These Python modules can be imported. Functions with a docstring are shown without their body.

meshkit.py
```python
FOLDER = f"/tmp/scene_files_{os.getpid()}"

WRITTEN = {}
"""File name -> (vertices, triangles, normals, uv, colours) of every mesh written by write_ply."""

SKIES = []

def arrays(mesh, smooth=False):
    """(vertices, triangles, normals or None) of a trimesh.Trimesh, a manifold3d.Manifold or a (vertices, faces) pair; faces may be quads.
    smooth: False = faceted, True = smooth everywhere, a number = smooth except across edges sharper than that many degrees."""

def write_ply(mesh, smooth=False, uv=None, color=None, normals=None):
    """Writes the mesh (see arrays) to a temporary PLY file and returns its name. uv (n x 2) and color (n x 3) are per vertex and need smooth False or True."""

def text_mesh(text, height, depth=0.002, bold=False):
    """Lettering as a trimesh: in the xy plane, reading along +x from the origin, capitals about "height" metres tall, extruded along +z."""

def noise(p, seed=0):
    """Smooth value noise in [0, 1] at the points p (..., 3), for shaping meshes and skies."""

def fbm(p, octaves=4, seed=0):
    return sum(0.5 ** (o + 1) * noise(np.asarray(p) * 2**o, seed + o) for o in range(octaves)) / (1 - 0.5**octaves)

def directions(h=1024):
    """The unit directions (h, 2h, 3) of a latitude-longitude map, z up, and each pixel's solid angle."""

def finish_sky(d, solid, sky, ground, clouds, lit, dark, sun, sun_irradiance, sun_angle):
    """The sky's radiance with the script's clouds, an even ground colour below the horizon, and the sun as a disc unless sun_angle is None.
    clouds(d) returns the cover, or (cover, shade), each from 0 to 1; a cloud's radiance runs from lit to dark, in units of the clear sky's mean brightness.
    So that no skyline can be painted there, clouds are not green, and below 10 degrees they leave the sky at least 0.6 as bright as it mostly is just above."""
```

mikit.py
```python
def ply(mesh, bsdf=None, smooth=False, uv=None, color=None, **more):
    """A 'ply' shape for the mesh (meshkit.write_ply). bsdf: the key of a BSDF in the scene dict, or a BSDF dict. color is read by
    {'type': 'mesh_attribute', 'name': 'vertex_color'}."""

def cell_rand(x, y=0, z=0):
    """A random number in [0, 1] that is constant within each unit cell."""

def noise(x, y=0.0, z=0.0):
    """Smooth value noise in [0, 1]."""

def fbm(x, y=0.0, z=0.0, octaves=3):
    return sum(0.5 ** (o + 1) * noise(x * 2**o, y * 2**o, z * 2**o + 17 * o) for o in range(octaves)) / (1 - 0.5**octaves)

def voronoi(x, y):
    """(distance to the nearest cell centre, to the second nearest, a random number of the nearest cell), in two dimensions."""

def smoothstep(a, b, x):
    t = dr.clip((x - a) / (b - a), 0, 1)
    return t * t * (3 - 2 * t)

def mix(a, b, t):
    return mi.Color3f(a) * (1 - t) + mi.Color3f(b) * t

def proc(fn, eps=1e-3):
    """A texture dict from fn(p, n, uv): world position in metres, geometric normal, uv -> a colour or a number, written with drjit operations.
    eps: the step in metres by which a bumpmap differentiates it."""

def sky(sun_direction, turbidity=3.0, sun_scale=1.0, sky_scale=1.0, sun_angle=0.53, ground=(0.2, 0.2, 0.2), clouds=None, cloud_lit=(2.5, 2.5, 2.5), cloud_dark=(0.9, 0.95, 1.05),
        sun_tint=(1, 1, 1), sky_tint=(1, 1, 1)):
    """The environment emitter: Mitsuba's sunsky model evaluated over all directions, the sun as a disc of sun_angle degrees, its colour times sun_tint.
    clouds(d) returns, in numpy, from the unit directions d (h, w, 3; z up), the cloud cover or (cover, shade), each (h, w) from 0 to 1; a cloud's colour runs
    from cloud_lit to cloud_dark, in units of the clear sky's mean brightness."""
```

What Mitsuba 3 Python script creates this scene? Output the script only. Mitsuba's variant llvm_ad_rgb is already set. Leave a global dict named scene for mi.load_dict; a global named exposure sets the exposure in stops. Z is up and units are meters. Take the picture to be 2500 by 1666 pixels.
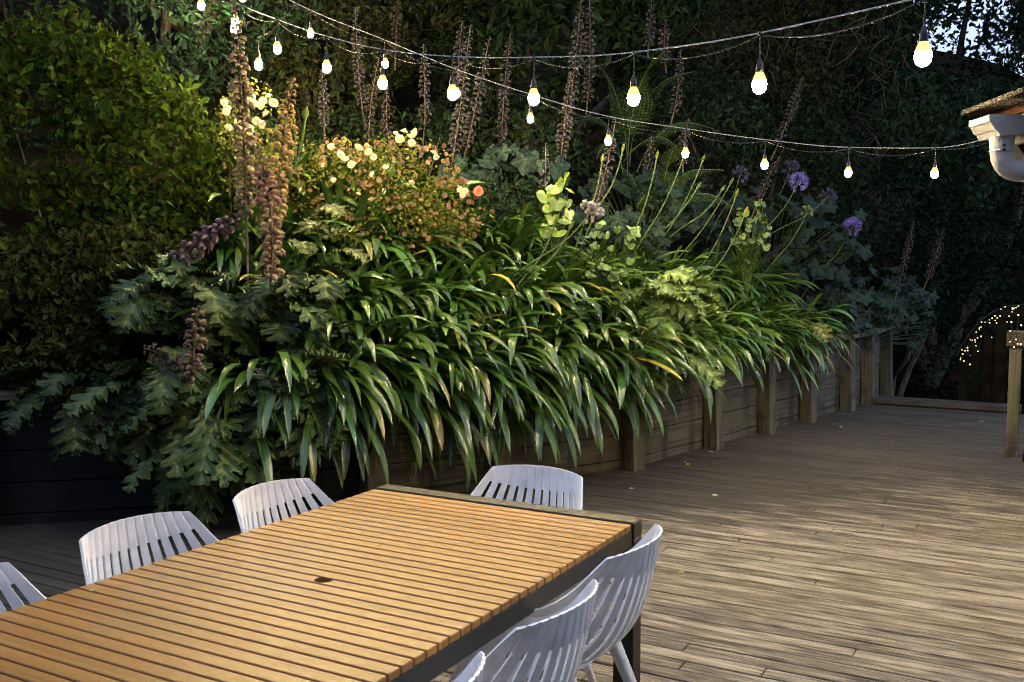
import math, random
import numpy as np, trimesh, manifold3d as m3
import mitsuba as mi, drjit as dr, mikit, meshkit
from mikit import proc, noise, fbm, voronoi, cell_rand, smoothstep, mix
rng = np.random.default_rng(7); random.seed(7)
T = mi.ScalarTransform4f
scene, labels = {'type': 'scene'}, {}

# ---------------------------------------------------------------- camera, sky, exposure
PITCH = math.atan(195 / 2400)
scene['camera'] = {'type': 'perspective', 'fov': 2 * math.degrees(math.atan(1250 / 2400)), 'fov_axis': 'x', 'near_clip': 0.05, 'far_clip': 900.0,
                   'to_world': T().look_at(origin=[0, 0, 1.64], target=[0, math.cos(PITCH), 1.64 - math.sin(PITCH)], up=[0, 0, 1])}
SKY = 1.18
scene['sky'] = mikit.sky([-0.5, -0.8, 0.12], turbidity=3, sun_scale=0.0, sky_scale=SKY, sky_tint=(0.75, 0.95, 1.35), ground=(0.03, 0.03, 0.03),
                         clouds=lambda d: 1.0 + 0 * d[..., 0], cloud_lit=(0.77, 0.97, 1.44), cloud_dark=(0.77, 0.97, 1.44))
exposure = 4.3
LAMP = 57.0
WARM = np.array([1.0, 0.76, 0.38])

# ---------------------------------------------------------------- helpers
D1 = np.array([math.sin(math.radians(29)), math.cos(math.radians(29)), 0.0])   # along the table
D2 = np.array([D1[1], -D1[0], 0.0])                                            # across it: the way the deck boards run
UP = np.array([0, 0, 1.0])

def numbered(key):
    if key not in USED: USED[key] = 1; return key
    k = f'{key}_{USED[key]:03d}'; USED[key] += 1; return k
USED = {}
LEAF_BLUE = {'m_strap': 0.14, 'm_acanthus': 0.28, 'm_broad': 0.72}      # blue of these leaves as a share of their green
ORD = 'first second third fourth fifth sixth seventh eighth ninth tenth eleventh twelfth thirteenth fourteenth fifteenth sixteenth seventeenth eighteenth nineteenth twentieth'.split() + ['twenty ' + w for w in 'first second third fourth fifth sixth'.split()]
def thing(name, label, cat, group=None):
    key = numbered(name); labels[key] = {'label': label, 'category': cat}
    if group: labels[key]['group'] = group
    return key
def obj(name, mesh, bsdf, parent=None, smooth=False, color=None, uv=None, **more):
    key = numbered((parent + '__' if parent else '') + name)
    if bsdf in LEAF_BLUE and color is not None: uv, color = np.asarray(color)[:, :2], None      # red and green per vertex travel as uv
    scene[key] = mikit.ply(mesh, bsdf, smooth=smooth, color=color, uv=uv, **more)
    return key
def again(name, src, parent):            # another part with the same mesh entry
    key = numbered(parent + '__' + name); scene[key] = dict(src); return key
def struct(key, label=None, kind='structure'):
    labels[key] = {'kind': kind}
    if label: labels[key]['label'] = label

def box(c, ex, ey, ez, hx, hy, hz, ch=0.0):
    """box about c with half sizes along the axes ex, ey, ez, its long edges chamfered by ch"""
    c, ex, ey, ez = (np.asarray(a, float) for a in (c, ex, ey, ez))
    if ch <= 0:
        m = trimesh.creation.box(extents=[2 * hx, 2 * hy, 2 * hz]); v = m.vertices; f = m.faces
    else:
        pts = []
        for sx in (-1, 1):
            for sy in (-1, 1):
                for sz in (-1, 1):
                    pts += [(sx * (hx - ch), sy * (hy - ch), sz * hz), (sx * (hx - ch), sy * hy, sz * (hz - ch)), (sx * hx, sy * (hy - ch), sz * (hz - ch))]
        m = trimesh.convex.convex_hull(np.array(pts)); v = m.vertices; f = m.faces
    R = np.stack([ex, ey, ez], 1)
    v = v @ R.T + c
    if np.linalg.det(R) < 0: f = f[:, ::-1]
    return np.array(v), np.array(f)
def join(parts):
    vs, fs, n = [], [], 0
    for v, f in parts:
        vs.append(v); fs.append(f + n); n += len(v)
    return np.vstack(vs), np.vstack(fs)
def tube(pts, r, sides=6, closed=True):
    p = np.asarray(pts, float); r = np.broadcast_to(r, (len(p),))
    t = np.gradient(p, axis=0); t /= np.linalg.norm(t, axis=1, keepdims=True) + 1e-12
    a = np.cross(t, np.where(np.abs(t[:, 2:]) < 0.9, [0, 0, 1.0], [1.0, 0, 0])); a /= np.linalg.norm(a, axis=1, keepdims=True) + 1e-12
    b = np.cross(t, a); an = np.arange(sides) * 2 * np.pi / sides
    v = (p[:, None] + r[:, None, None] * (np.cos(an)[None, :, None] * a[:, None] + np.sin(an)[None, :, None] * b[:, None])).reshape(-1, 3)
    i, j = np.meshgrid(np.arange(len(p) - 1), np.arange(sides), indexing='ij')
    q = np.stack([i * sides + j, i * sides + (j + 1) % sides, (i + 1) * sides + (j + 1) % sides, (i + 1) * sides + j], -1).reshape(-1, 4)
    f = np.vstack([q[:, [0, 1, 2]], q[:, [0, 2, 3]]])
    if closed:
        v = np.vstack([v, p[:1], p[-1:]]); n = len(p) * sides; k = np.arange(sides)
        f = np.vstack([f, np.stack([np.full(sides, n), (k + 1) % sides, k], 1), np.stack([np.full(sides, n + 1), n - sides + k, n - sides + (k + 1) % sides], 1)])
    return v, f
def lathe(prof, c, sides=14):
    pr = np.array(prof, float); an = np.arange(sides) * 2 * np.pi / sides
    v = np.stack([pr[:, :1] * np.cos(an), pr[:, :1] * np.sin(an), np.broadcast_to(pr[:, 1:], (len(pr), sides))], -1).reshape(-1, 3) + np.asarray(c)
    i, j = np.meshgrid(np.arange(len(pr) - 1), np.arange(sides), indexing='ij')
    q = np.stack([i * sides + j, i * sides + (j + 1) % sides, (i + 1) * sides + (j + 1) % sides, (i + 1) * sides + j], -1).reshape(-1, 4)
    return v, np.vstack([q[:, [0, 1, 2]], q[:, [0, 2, 3]]])
def unit(v): v = np.asarray(v, float); return v / (np.linalg.norm(v, axis=-1, keepdims=True) + 1e-12)
def smooth_path(pts, n):
    from scipy.interpolate import PchipInterpolator
    p = np.asarray(pts, float); t = np.r_[0, np.cumsum(np.linalg.norm(np.diff(p, axis=0), axis=1))]
    return PchipInterpolator(t, p)(np.linspace(0, t[-1], n))

# ---------------------------------------------------------------- materials
def uvw(p): return p.x * D1[0] + p.y * D1[1], p.x * D2[0] + p.y * D2[1]
ROW = 0.0945
def deck_bump(p, n, uv):
    u, v = uvw(p)
    return noise(v * 6, u * 230) * 0.6 + noise(v * 20 + 3, u * 60) * 0.6
def deck_color(p, n, uv):
    u, v = uvw(p)
    row = dr.floor(u / ROW); r1 = cell_rand(row, 3); r2 = cell_rand(row, 9)
    fu = u / ROW - row
    blot = fbm(v * 5.5 + r2 * 90, fu * 2.4 + row * 7.1, 0, 3)
    patch = noise(v * 0.9 + 5, u * 1.0)
    t = 0.47 + (r1 - 0.5) * 0.42 + (blot - 0.5) * 1.05 + (noise(v * 3.5 + r1 * 40, u * 150) - 0.5) * 0.6 + (noise(v * 14 + r1 * 40, u * 260) - 0.5) * 0.6 + (patch - 0.5) * 0.35
    base = mix((0.040, 0.034, 0.028), (0.158, 0.134, 0.106), dr.clip(t * 2, 0, 1))
    base = mix(base, (0.33, 0.295, 0.245), dr.clip(t * 2 - 1, 0, 1))
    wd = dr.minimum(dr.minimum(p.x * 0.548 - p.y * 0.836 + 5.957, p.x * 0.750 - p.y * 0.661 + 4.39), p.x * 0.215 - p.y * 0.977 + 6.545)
    mould_dark = smoothstep(1.15, 0.0, wd + (blot - 0.5) * 0.7 + (patch - 0.5) * 0.8) * 0.88
    mould_dark = dr.maximum(mould_dark, smoothstep(-0.9, -1.5, p.x + (patch - 0.5) * 0.8 - (p.y - 4.5) * 0.12) * 0.9)  # left side of the deck darkened to the same tone
    base = mix(base, (0.030, 0.025, 0.020), mould_dark)
    e = dr.abs(u / ROW - row - 0.5) * 2
    base = base * (1 - 0.70 * smoothstep(0.82, 0.97, e))
    green = (1 - mould_dark) * smoothstep(0.52, 0.68, noise(v * 1.3, u * 1.5, 8)) * 0.15
    return mix(base, (0.13, 0.115, 0.05), green)
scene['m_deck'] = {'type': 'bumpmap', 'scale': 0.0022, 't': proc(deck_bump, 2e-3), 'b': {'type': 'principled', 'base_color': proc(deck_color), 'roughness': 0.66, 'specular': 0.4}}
def wall_color(p, n, uv):
    s = p.x * 0.68 + p.y * 0.73
    g = fbm(s * 3 + 7, p.z * 70, 0, 2); st = fbm(s * 9, p.z * 1.4, 4, 2); pt = noise(p.x * 3, p.y * 3, p.z * 4)
    b = mix((0.050, 0.043, 0.031), (0.16, 0.138, 0.105), dr.clip(g * 1.1 - 0.1, 0, 1))
    b = mix(b, (0.035, 0.032, 0.026), smoothstep(0.5, 0.72, st * 0.7 + pt * 0.4) * 0.8)
    return mix(b, (0.11, 0.13, 0.05), smoothstep(0.55, 0.75, pt) * 0.35)
scene['m_sleeper'] = {'type': 'principled', 'base_color': proc(wall_color), 'roughness': 0.8, 'specular': 0.3}
def post_color(p, n, uv):
    g = fbm((p.x - p.y) * 45, (p.x + p.y) * 45, p.z * 1.8, 2); k = fbm(p.x * 7, p.y * 7, p.z * 6, 2)
    b = mix((0.048, 0.041, 0.029), (0.16, 0.138, 0.098), dr.clip(g * 1.4 - 0.25, 0, 1))
    b = mix(b, (0.035, 0.030, 0.022), smoothstep(0.56, 0.74, k) * 0.75)
    return mix(b, (0.10, 0.105, 0.04), smoothstep(0.5, 0.7, noise(p.x * 12, p.y * 12, p.z * 4 + 5)) * 0.45)
scene['m_dark_timber'] = {'type': 'principled', 'base_color': proc(lambda p, n, uv: mix((0.004, 0.005, 0.006), (0.011, 0.012, 0.015), fbm(p.x * 4, p.y * 4, p.z * 60, 2))), 'roughness': 0.7, 'specular': 0.25}  # darker timber for the leftmost stretch of wall
scene['m_post'] = {'type': 'principled', 'base_color': proc(post_color), 'roughness': 0.75, 'specular': 0.3}
def slat_color(p, n, uv):
    u, v = uvw(p); r = cell_rand(dr.floor((u - 0.004) / 0.05), 5)
    g = fbm(v * 4 + r * 30, u * 200, 0, 2); st = fbm(v * 3, u * 3, 0, 2); sp = fbm(v * 26, u * 50, 2, 2)
    b = mix((0.27, 0.126, 0.031), (0.37, 0.180, 0.047), dr.clip(g * 0.8 + (r - 0.5) * 0.95 + 0.1, 0, 1))
    b = mix(b, (0.30, 0.17, 0.08), smoothstep(0.5, 0.75, st) * 0.4)
    return mix(b, (0.22, 0.15, 0.07), smoothstep(0.58, 0.75, sp) * smoothstep(0.45, 0.65, st) * 0.4)
scene['m_slat'] = {'type': 'principled', 'base_color': proc(slat_color), 'roughness': 0.40, 'specular': 0.3}
scene['m_frame'] = {'type': 'principled', 'base_color': {'type': 'rgb', 'value': [0.023, 0.021, 0.016]}, 'roughness': 0.38, 'specular': 0.38}
scene['m_chair'] = {'type': 'principled', 'base_color': proc(lambda p, n, uv: mix((0.86, 0.86, 0.855), (0.74, 0.735, 0.72), smoothstep(0.5, 0.85, noise(p.x * 22, p.y * 22, p.z * 16)))), 'roughness': 0.42, 'specular': 0.45}
scene['m_leaf'] = {'type': 'principledthin', 'base_color': {'type': 'mesh_attribute', 'name': 'vertex_color'}, 'roughness': 0.30, 'eta': 1.55, 'diff_trans': 0.5}
for k_, (ro, sp_, cc_) in {'m_strap': (0.30, 0.8, 0.15), 'm_acanthus': (0.42, 0.35, 0.0), 'm_broad': (0.55, 0.15, 0.0)}.items():
    scene[k_] = {'type': 'twosided', 'b': {'type': 'principled', 'base_color': proc((lambda q: lambda p, n, uv: mi.Color3f(uv.x, uv.y, uv.y * q))(LEAF_BLUE[k_])), 'roughness': ro, 'specular': sp_, **({'clearcoat': cc_, 'clearcoat_gloss': 0.7} if cc_ else {})}}
scene['m_far'] = {'type': 'twosided', 'b': {'type': 'diffuse', 'reflectance': {'type': 'mesh_attribute', 'name': 'vertex_color'}}}
scene['m_leaf_dull'] = {'type': 'principledthin', 'base_color': {'type': 'mesh_attribute', 'name': 'vertex_color'}, 'roughness': 0.42, 'eta': 1.45, 'diff_trans': 0.5}
scene['m_petal'] = {'type': 'principledthin', 'base_color': {'type': 'mesh_attribute', 'name': 'vertex_color'}, 'roughness': 0.7, 'eta': 1.3, 'diff_trans': 0.8}
scene['m_stem'] = {'type': 'principled', 'base_color': {'type': 'rgb', 'value': [0.062, 0.105, 0.028]}, 'roughness': 0.5}
scene['m_bark'] = {'type': 'diffuse', 'reflectance': proc(lambda p, n, uv: mix((0.05, 0.038, 0.026), (0.17, 0.14, 0.11), noise(p.x * 24, p.y * 24, p.z * 8)))}
scene['m_soil'] = {'type': 'twosided', 'b': {'type': 'diffuse', 'reflectance': proc(lambda p, n, uv: mix((0.006, 0.005, 0.004), (0.018, 0.015, 0.010), noise(p.x * 9, p.y * 9, p.z * 9)))}}
scene['m_white'] = {'type': 'twosided', 'b': {'type': 'principled', 'base_color': proc(lambda p, n, uv: mix((0.60, 0.585, 0.56), (0.44, 0.42, 0.38), smoothstep(0.5, 0.8, fbm(p.x * 11, p.y * 11, p.z * 18, 2)))), 'roughness': 0.4}}
scene['m_soffit'] = {'type': 'diffuse', 'reflectance': {'type': 'rgb', 'value': [0.055, 0.027, 0.017]}}
scene['m_roof'] = {'type': 'diffuse', 'reflectance': {'type': 'rgb', 'value': [0.035, 0.032, 0.030]}}
scene['m_wire'] = {'type': 'principled', 'base_color': {'type': 'rgb', 'value': [0.42, 0.42, 0.41]}, 'roughness': 0.45, 'metallic': 0.6}
scene['m_socket'] = {'type': 'principled', 'base_color': {'type': 'rgb', 'value': [0.012, 0.012, 0.012]}, 'roughness': 0.45}

# ---------------------------------------------------------------- ground, bank, wall line
WALL = np.array([(-6.3, 5.312), (-0.981, 6.483), (1.02, 7.80), (3.66, 10.80), (4.04, 11.29), (4.66, 12.36), (4.86, 12.70)])
SEG = np.linalg.norm(np.diff(WALL, axis=0), axis=1); ARC = np.r_[0, np.cumsum(SEG)] - SEG[0]     # arc length 0 at the left bend
SDIR = np.diff(WALL, axis=0) / SEG[:, None]
WALL_Z = 0.80
def wall_at(a):
    k = int(np.clip(np.searchsorted(ARC, a) - 1, 0, len(SEG) - 1)); d = SDIR[k]
    return WALL[k] + d * (a - ARC[k]), d, np.array([d[1], -d[0]])              # point, direction, normal to the deck
def bank_height(b, a):
    z = np.interp(b, [0, 0.3, 0.6, 1.1, 1.7, 2.5, 3.6, 6, 9, 14], [0.76, 0.98, 1.32, 1.76, 2.12, 2.50, 3.15, 4.9, 7.0, 9.5])
    return z if a < 4 else z + (0.62 * (z - 0.74) + 0.74 - z) * min(1, (a - 4) / 2.5)
def bank(a, b):
    p, d, n = wall_at(a)
    if -0.6 < a < 0.6 or abs(a - ARC[2]) < 0.6:
        n = unit(sum(wall_at(a + e)[2] for e in (-0.6, -0.3, 0, 0.3, 0.6)))
    w = min(1, b / 4); q = unit(-n * (1 - w) + np.array([-0.45, 0.89]) * w)
    return np.array([*(p + q * b), bank_height(b, a)])
v, f = trimesh.creation.box(extents=[600, 600, 0.2]).vertices - [0, 0, 1.0], trimesh.creation.box(extents=[600, 600, 0.2]).faces
struct(obj('ground', (v, f), 'm_soil'))
A_ = np.linspace(ARC[0], ARC[-1] - 0.02, 90); B_ = np.array([0.0, 0.15, 0.3, 0.5, 0.8, 1.2, 1.7, 2.2, 2.9, 3.6, 4.8, 6, 7.5, 9, 11, 14])
G = np.array([[bank(a, b + 0.05) for b in B_] for a in A_])
G[:, 1:, 2] += (meshkit.fbm(G[:, 1:] * 2.3, 4) - 0.5) * 0.22
low = G[:, :1].copy(); low[:, :, 2] = -1.05; G = np.concatenate([low, G], 1)
end = G[-1:].copy(); end[:, :, 2] = -1.05; end[:, :, :2] += [0.25, 0.35]; G = np.concatenate([G, end], 0)
na, nb = G.shape[:2]; i, j = np.meshgrid(np.arange(na - 1), np.arange(nb - 1), indexing='ij')
q = np.stack([i * nb + j, (i + 1) * nb + j, (i + 1) * nb + j + 1, i * nb + j + 1], -1).reshape(-1, 4)
struct(obj('terrain', (G.reshape(-1, 3), q), 'm_soil', smooth=True))

hx, hy = np.meshgrid(np.linspace(-34, 46, 81), np.linspace(17.5, 46, 25), indexing='ij')
ridge = np.interp(hx, [-34, -8, 0, 7.5, 10, 14, 46], [16, 15, 14, 13, 8.0, 6.8, 7.4]) * np.clip((hy - 17.5) / 7, 0, 1) ** 0.7
hz = ridge - 1.2 + (meshkit.fbm(np.stack([hx * 0.35, hy * 0.35, 0 * hx], -1), 4) - 0.5) * 1.6 * np.clip((hy - 17.5) / 4, 0, 1)
i, j = np.meshgrid(np.arange(80), np.arange(24), indexing='ij'); q = np.stack([i * 25 + j, (i + 1) * 25 + j, (i + 1) * 25 + j + 1, i * 25 + j + 1], -1).reshape(-1, 4)
struct(obj('hills', (np.stack([hx, hy, hz], -1).reshape(-1, 3), q), 'm_soil', smooth=True))

# ---------------------------------------------------------------- deck: every board a part
def wall_v(u):
    """where the board row at u meets the wall (v of the wall face)"""
    vs = []
    P = WALL @ np.stack([D1[:2], D2[:2]], 1)
    for k in range(len(P) - 1):
        (u0, v0), (u1, v1) = P[k], P[k + 1]
        if (u0 - u) * (u1 - u) <= 0 and abs(u1 - u0) > 1e-9: vs.append(v0 + (v1 - v0) * (u - u0) / (u1 - u0))
    return max(vs) if vs else -8.0
deck_parts = []
def deck_board(u, v0, v1, z, tilt):
    c = D1 * u + D2 * (v0 + v1) / 2 + UP * (z - 0.016)
    ez = unit(UP + D1 * tilt); ey = unit(np.cross(ez, D2))
    return box(c, D2, ey, ez, (v1 - v0) / 2, ROW / 2 - random.uniform(0.0030, 0.0055), 0.016, 0.0035)
key = numbered('deck')
struct(key)
r = 9
while r * ROW < 11.78:
    u = (r + 0.5) * ROW
    lo, hi = wall_v(u) - 0.12, (0.05 if u < 9.0 else -0.20)
    if u < 2.6: lo = max(lo, -6.4)
    v = lo - random.uniform(0, 1.4)
    joints = []
    while v < hi:
        v += random.choice([2.4, 2.7, 3.0, 3.6])
        if lo + 0.5 < v < hi - 0.5: joints.append(v)
    ends = [lo] + joints + [hi + random.uniform(-0.004, 0.004)]
    for k in range(len(ends) - 1):
        g0 = 0 if k == 0 else random.uniform(0.0012, 0.005)
        obj('plank', deck_board(u, ends[k] + g0, ends[k + 1] - 0.001, random.uniform(-0.0015, 0.0012), random.uniform(-0.012, 0.012)), 'm_deck', 'deck')
    r += 1
for k in range(9):                                          # joists seen through the gaps
    vv = -0.4 - 0.55 * k
    obj('joist', box(D1 * 6.2 + D2 * vv + UP * -0.11, D1, D2, UP, 5.5, 0.022, 0.07), 'm_sleeper', 'deck')
# threshold beam at the head of the stairs
t = thing('stair_threshold', 'low timber step along the far end of the deck', 'step')
for k in range(3):
    obj('board', box(D1 * (11.83 + 0.098 * k) + D2 * -1.03 + UP * 0.045, D2, D1, UP, 0.74, 0.0465, 0.028, 0.004), 'm_deck', t)
obj('riser', box(D1 * 11.93 + D2 * -1.03 + UP * 0.0085, D2, D1, UP, 0.735, 0.12, 0.0085), 'm_deck', t)

# ---------------------------------------------------------------- retaining wall
t = thing('retaining_wall', 'weathered timber retaining wall with square posts holding back the planted bank', 'retaining wall')
HB = [(-0.14, 0.066), (0.066, 0.266), (0.266, 0.466), (0.466, 0.666), (0.666, 0.80)]
POSTS = [ARC[0] + 0.7, ARC[0] + 1.9, ARC[0] + 3.1, ARC[0] + 4.3, 0.02, 1.05, 2.30 - 0.02, 3.45, 4.45, 5.36, 6.36, 7.02, 8.25]
for k in range(len(SEG)):
    cuts = [0.0] + [a - ARC[k] for a in POSTS if ARC[k] + 0.5 < a < ARC[k + 1] - 0.5] + [SEG[k]]
    d = np.array([*SDIR[k], 0]); n = np.array([SDIR[k][1], -SDIR[k][0], 0])
    for c0, c1 in zip(cuts[:-1], cuts[1:]):
        for z0, z1 in HB:
            p = np.array([*WALL[k], 0]) + d * (c0 + c1) / 2 - n * (0.025 + random.uniform(0, 0.006)) + UP * ((z0 + z1) / 2)
            obj('board', box(p, d, n, UP, (c1 - c0) / 2 - 0.002, 0.025, (z1 - z0) / 2 - 0.0035, 0.004), 'm_dark_timber' if k == 0 else 'm_sleeper', t)
    p = np.array([*WALL[k], 0]) + d * SEG[k] / 2 + n * 0.045 + UP * 0.822
    obj('capping', box(p, d, n, UP, SEG[k] / 2 + 0.03, 0.115, 0.0185, 0.004), 'm_sleeper', t)
for a in POSTS:
    p, d, n = wall_at(a); d = np.array([*d, 0]); n = np.array([*n, 0])
    c = np.array([*p, 0]) + n * 0.068 + UP * 0.30
    obj('post', box(c, d, unit(n + UP * 0.0), unit(UP - n * 0.035), 0.064, 0.066, 0.498, 0.005), 'm_dark_timber' if a < -0.5 else 'm_post', t)

# ---------------------------------------------------------------- table
TC = np.array([-0.534, 2.722, 0.0])
def tp(a, s, z): return TC + D1 * a + D2 * s + UP * z
t = thing('outdoor_table', 'long dark framed outdoor table with warm brown slatted top', 'table')
HW = 0.55
pos = 0.968
NS = 0
while pos - 0.0435 > -0.975:
    m = box(tp(pos - 0.0217, -0.005, 0.730), D2, D1, UP, HW - 0.004, 0.0217, 0.010, 0.002)
    if abs(pos - 0.0217) < 0.024 and NS is not None:
        b = m3.Manifold(m3.Mesh(np.asarray(m[0], np.float32), np.asarray(m[1], np.uint32)))
        hole = m3.Manifold.cylinder(0.1, 0.0265, 0.0265, 40).translate([float(x) for x in tp(0.0, 0.0, 0.68)])
        mm = (b - hole).to_mesh(); m = (np.array(mm.vert_properties[:, :3]), np.array(mm.tri_verts))
    obj('slat', m, 'm_slat', t)
    pos -= 0.0502
for s in (-1, 1):
    obj('end_rail', box(tp(s * 1.0225, -0.005, 0.712), D2, D1, UP, HW, 0.0375, 0.030, 0.003), 'm_frame', t)
    obj('side_rail', box(tp(0, -0.005 + s * (HW - 0.026), 0.6885), D1, D2, UP, 0.984, 0.02, 0.031, 0.003), 'm_frame', t)
    for q_ in (-1, 1):
        obj('leg', box(tp(s * 1.0225, -0.005 + q_ * (HW - 0.0375), 0.341), D1, D2, UP, 0.0375, 0.0375, 0.3405, 0.003), 'm_frame', t)
for a in (-0.5, 0.5):
    obj('cross_bar', box(tp(a, -0.005, 0.700), D2, D1, UP, HW - 0.05, 0.015, 0.0195), 'm_frame', t)
obj('parasol_socket', lathe([(0.024, -0.12), (0.028, -0.12), (0.028, -0.02), (0.024, -0.02), (0.024, -0.12)], tp(0, 0, 0.735), 24), 'm_frame', t, smooth=30)

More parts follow.
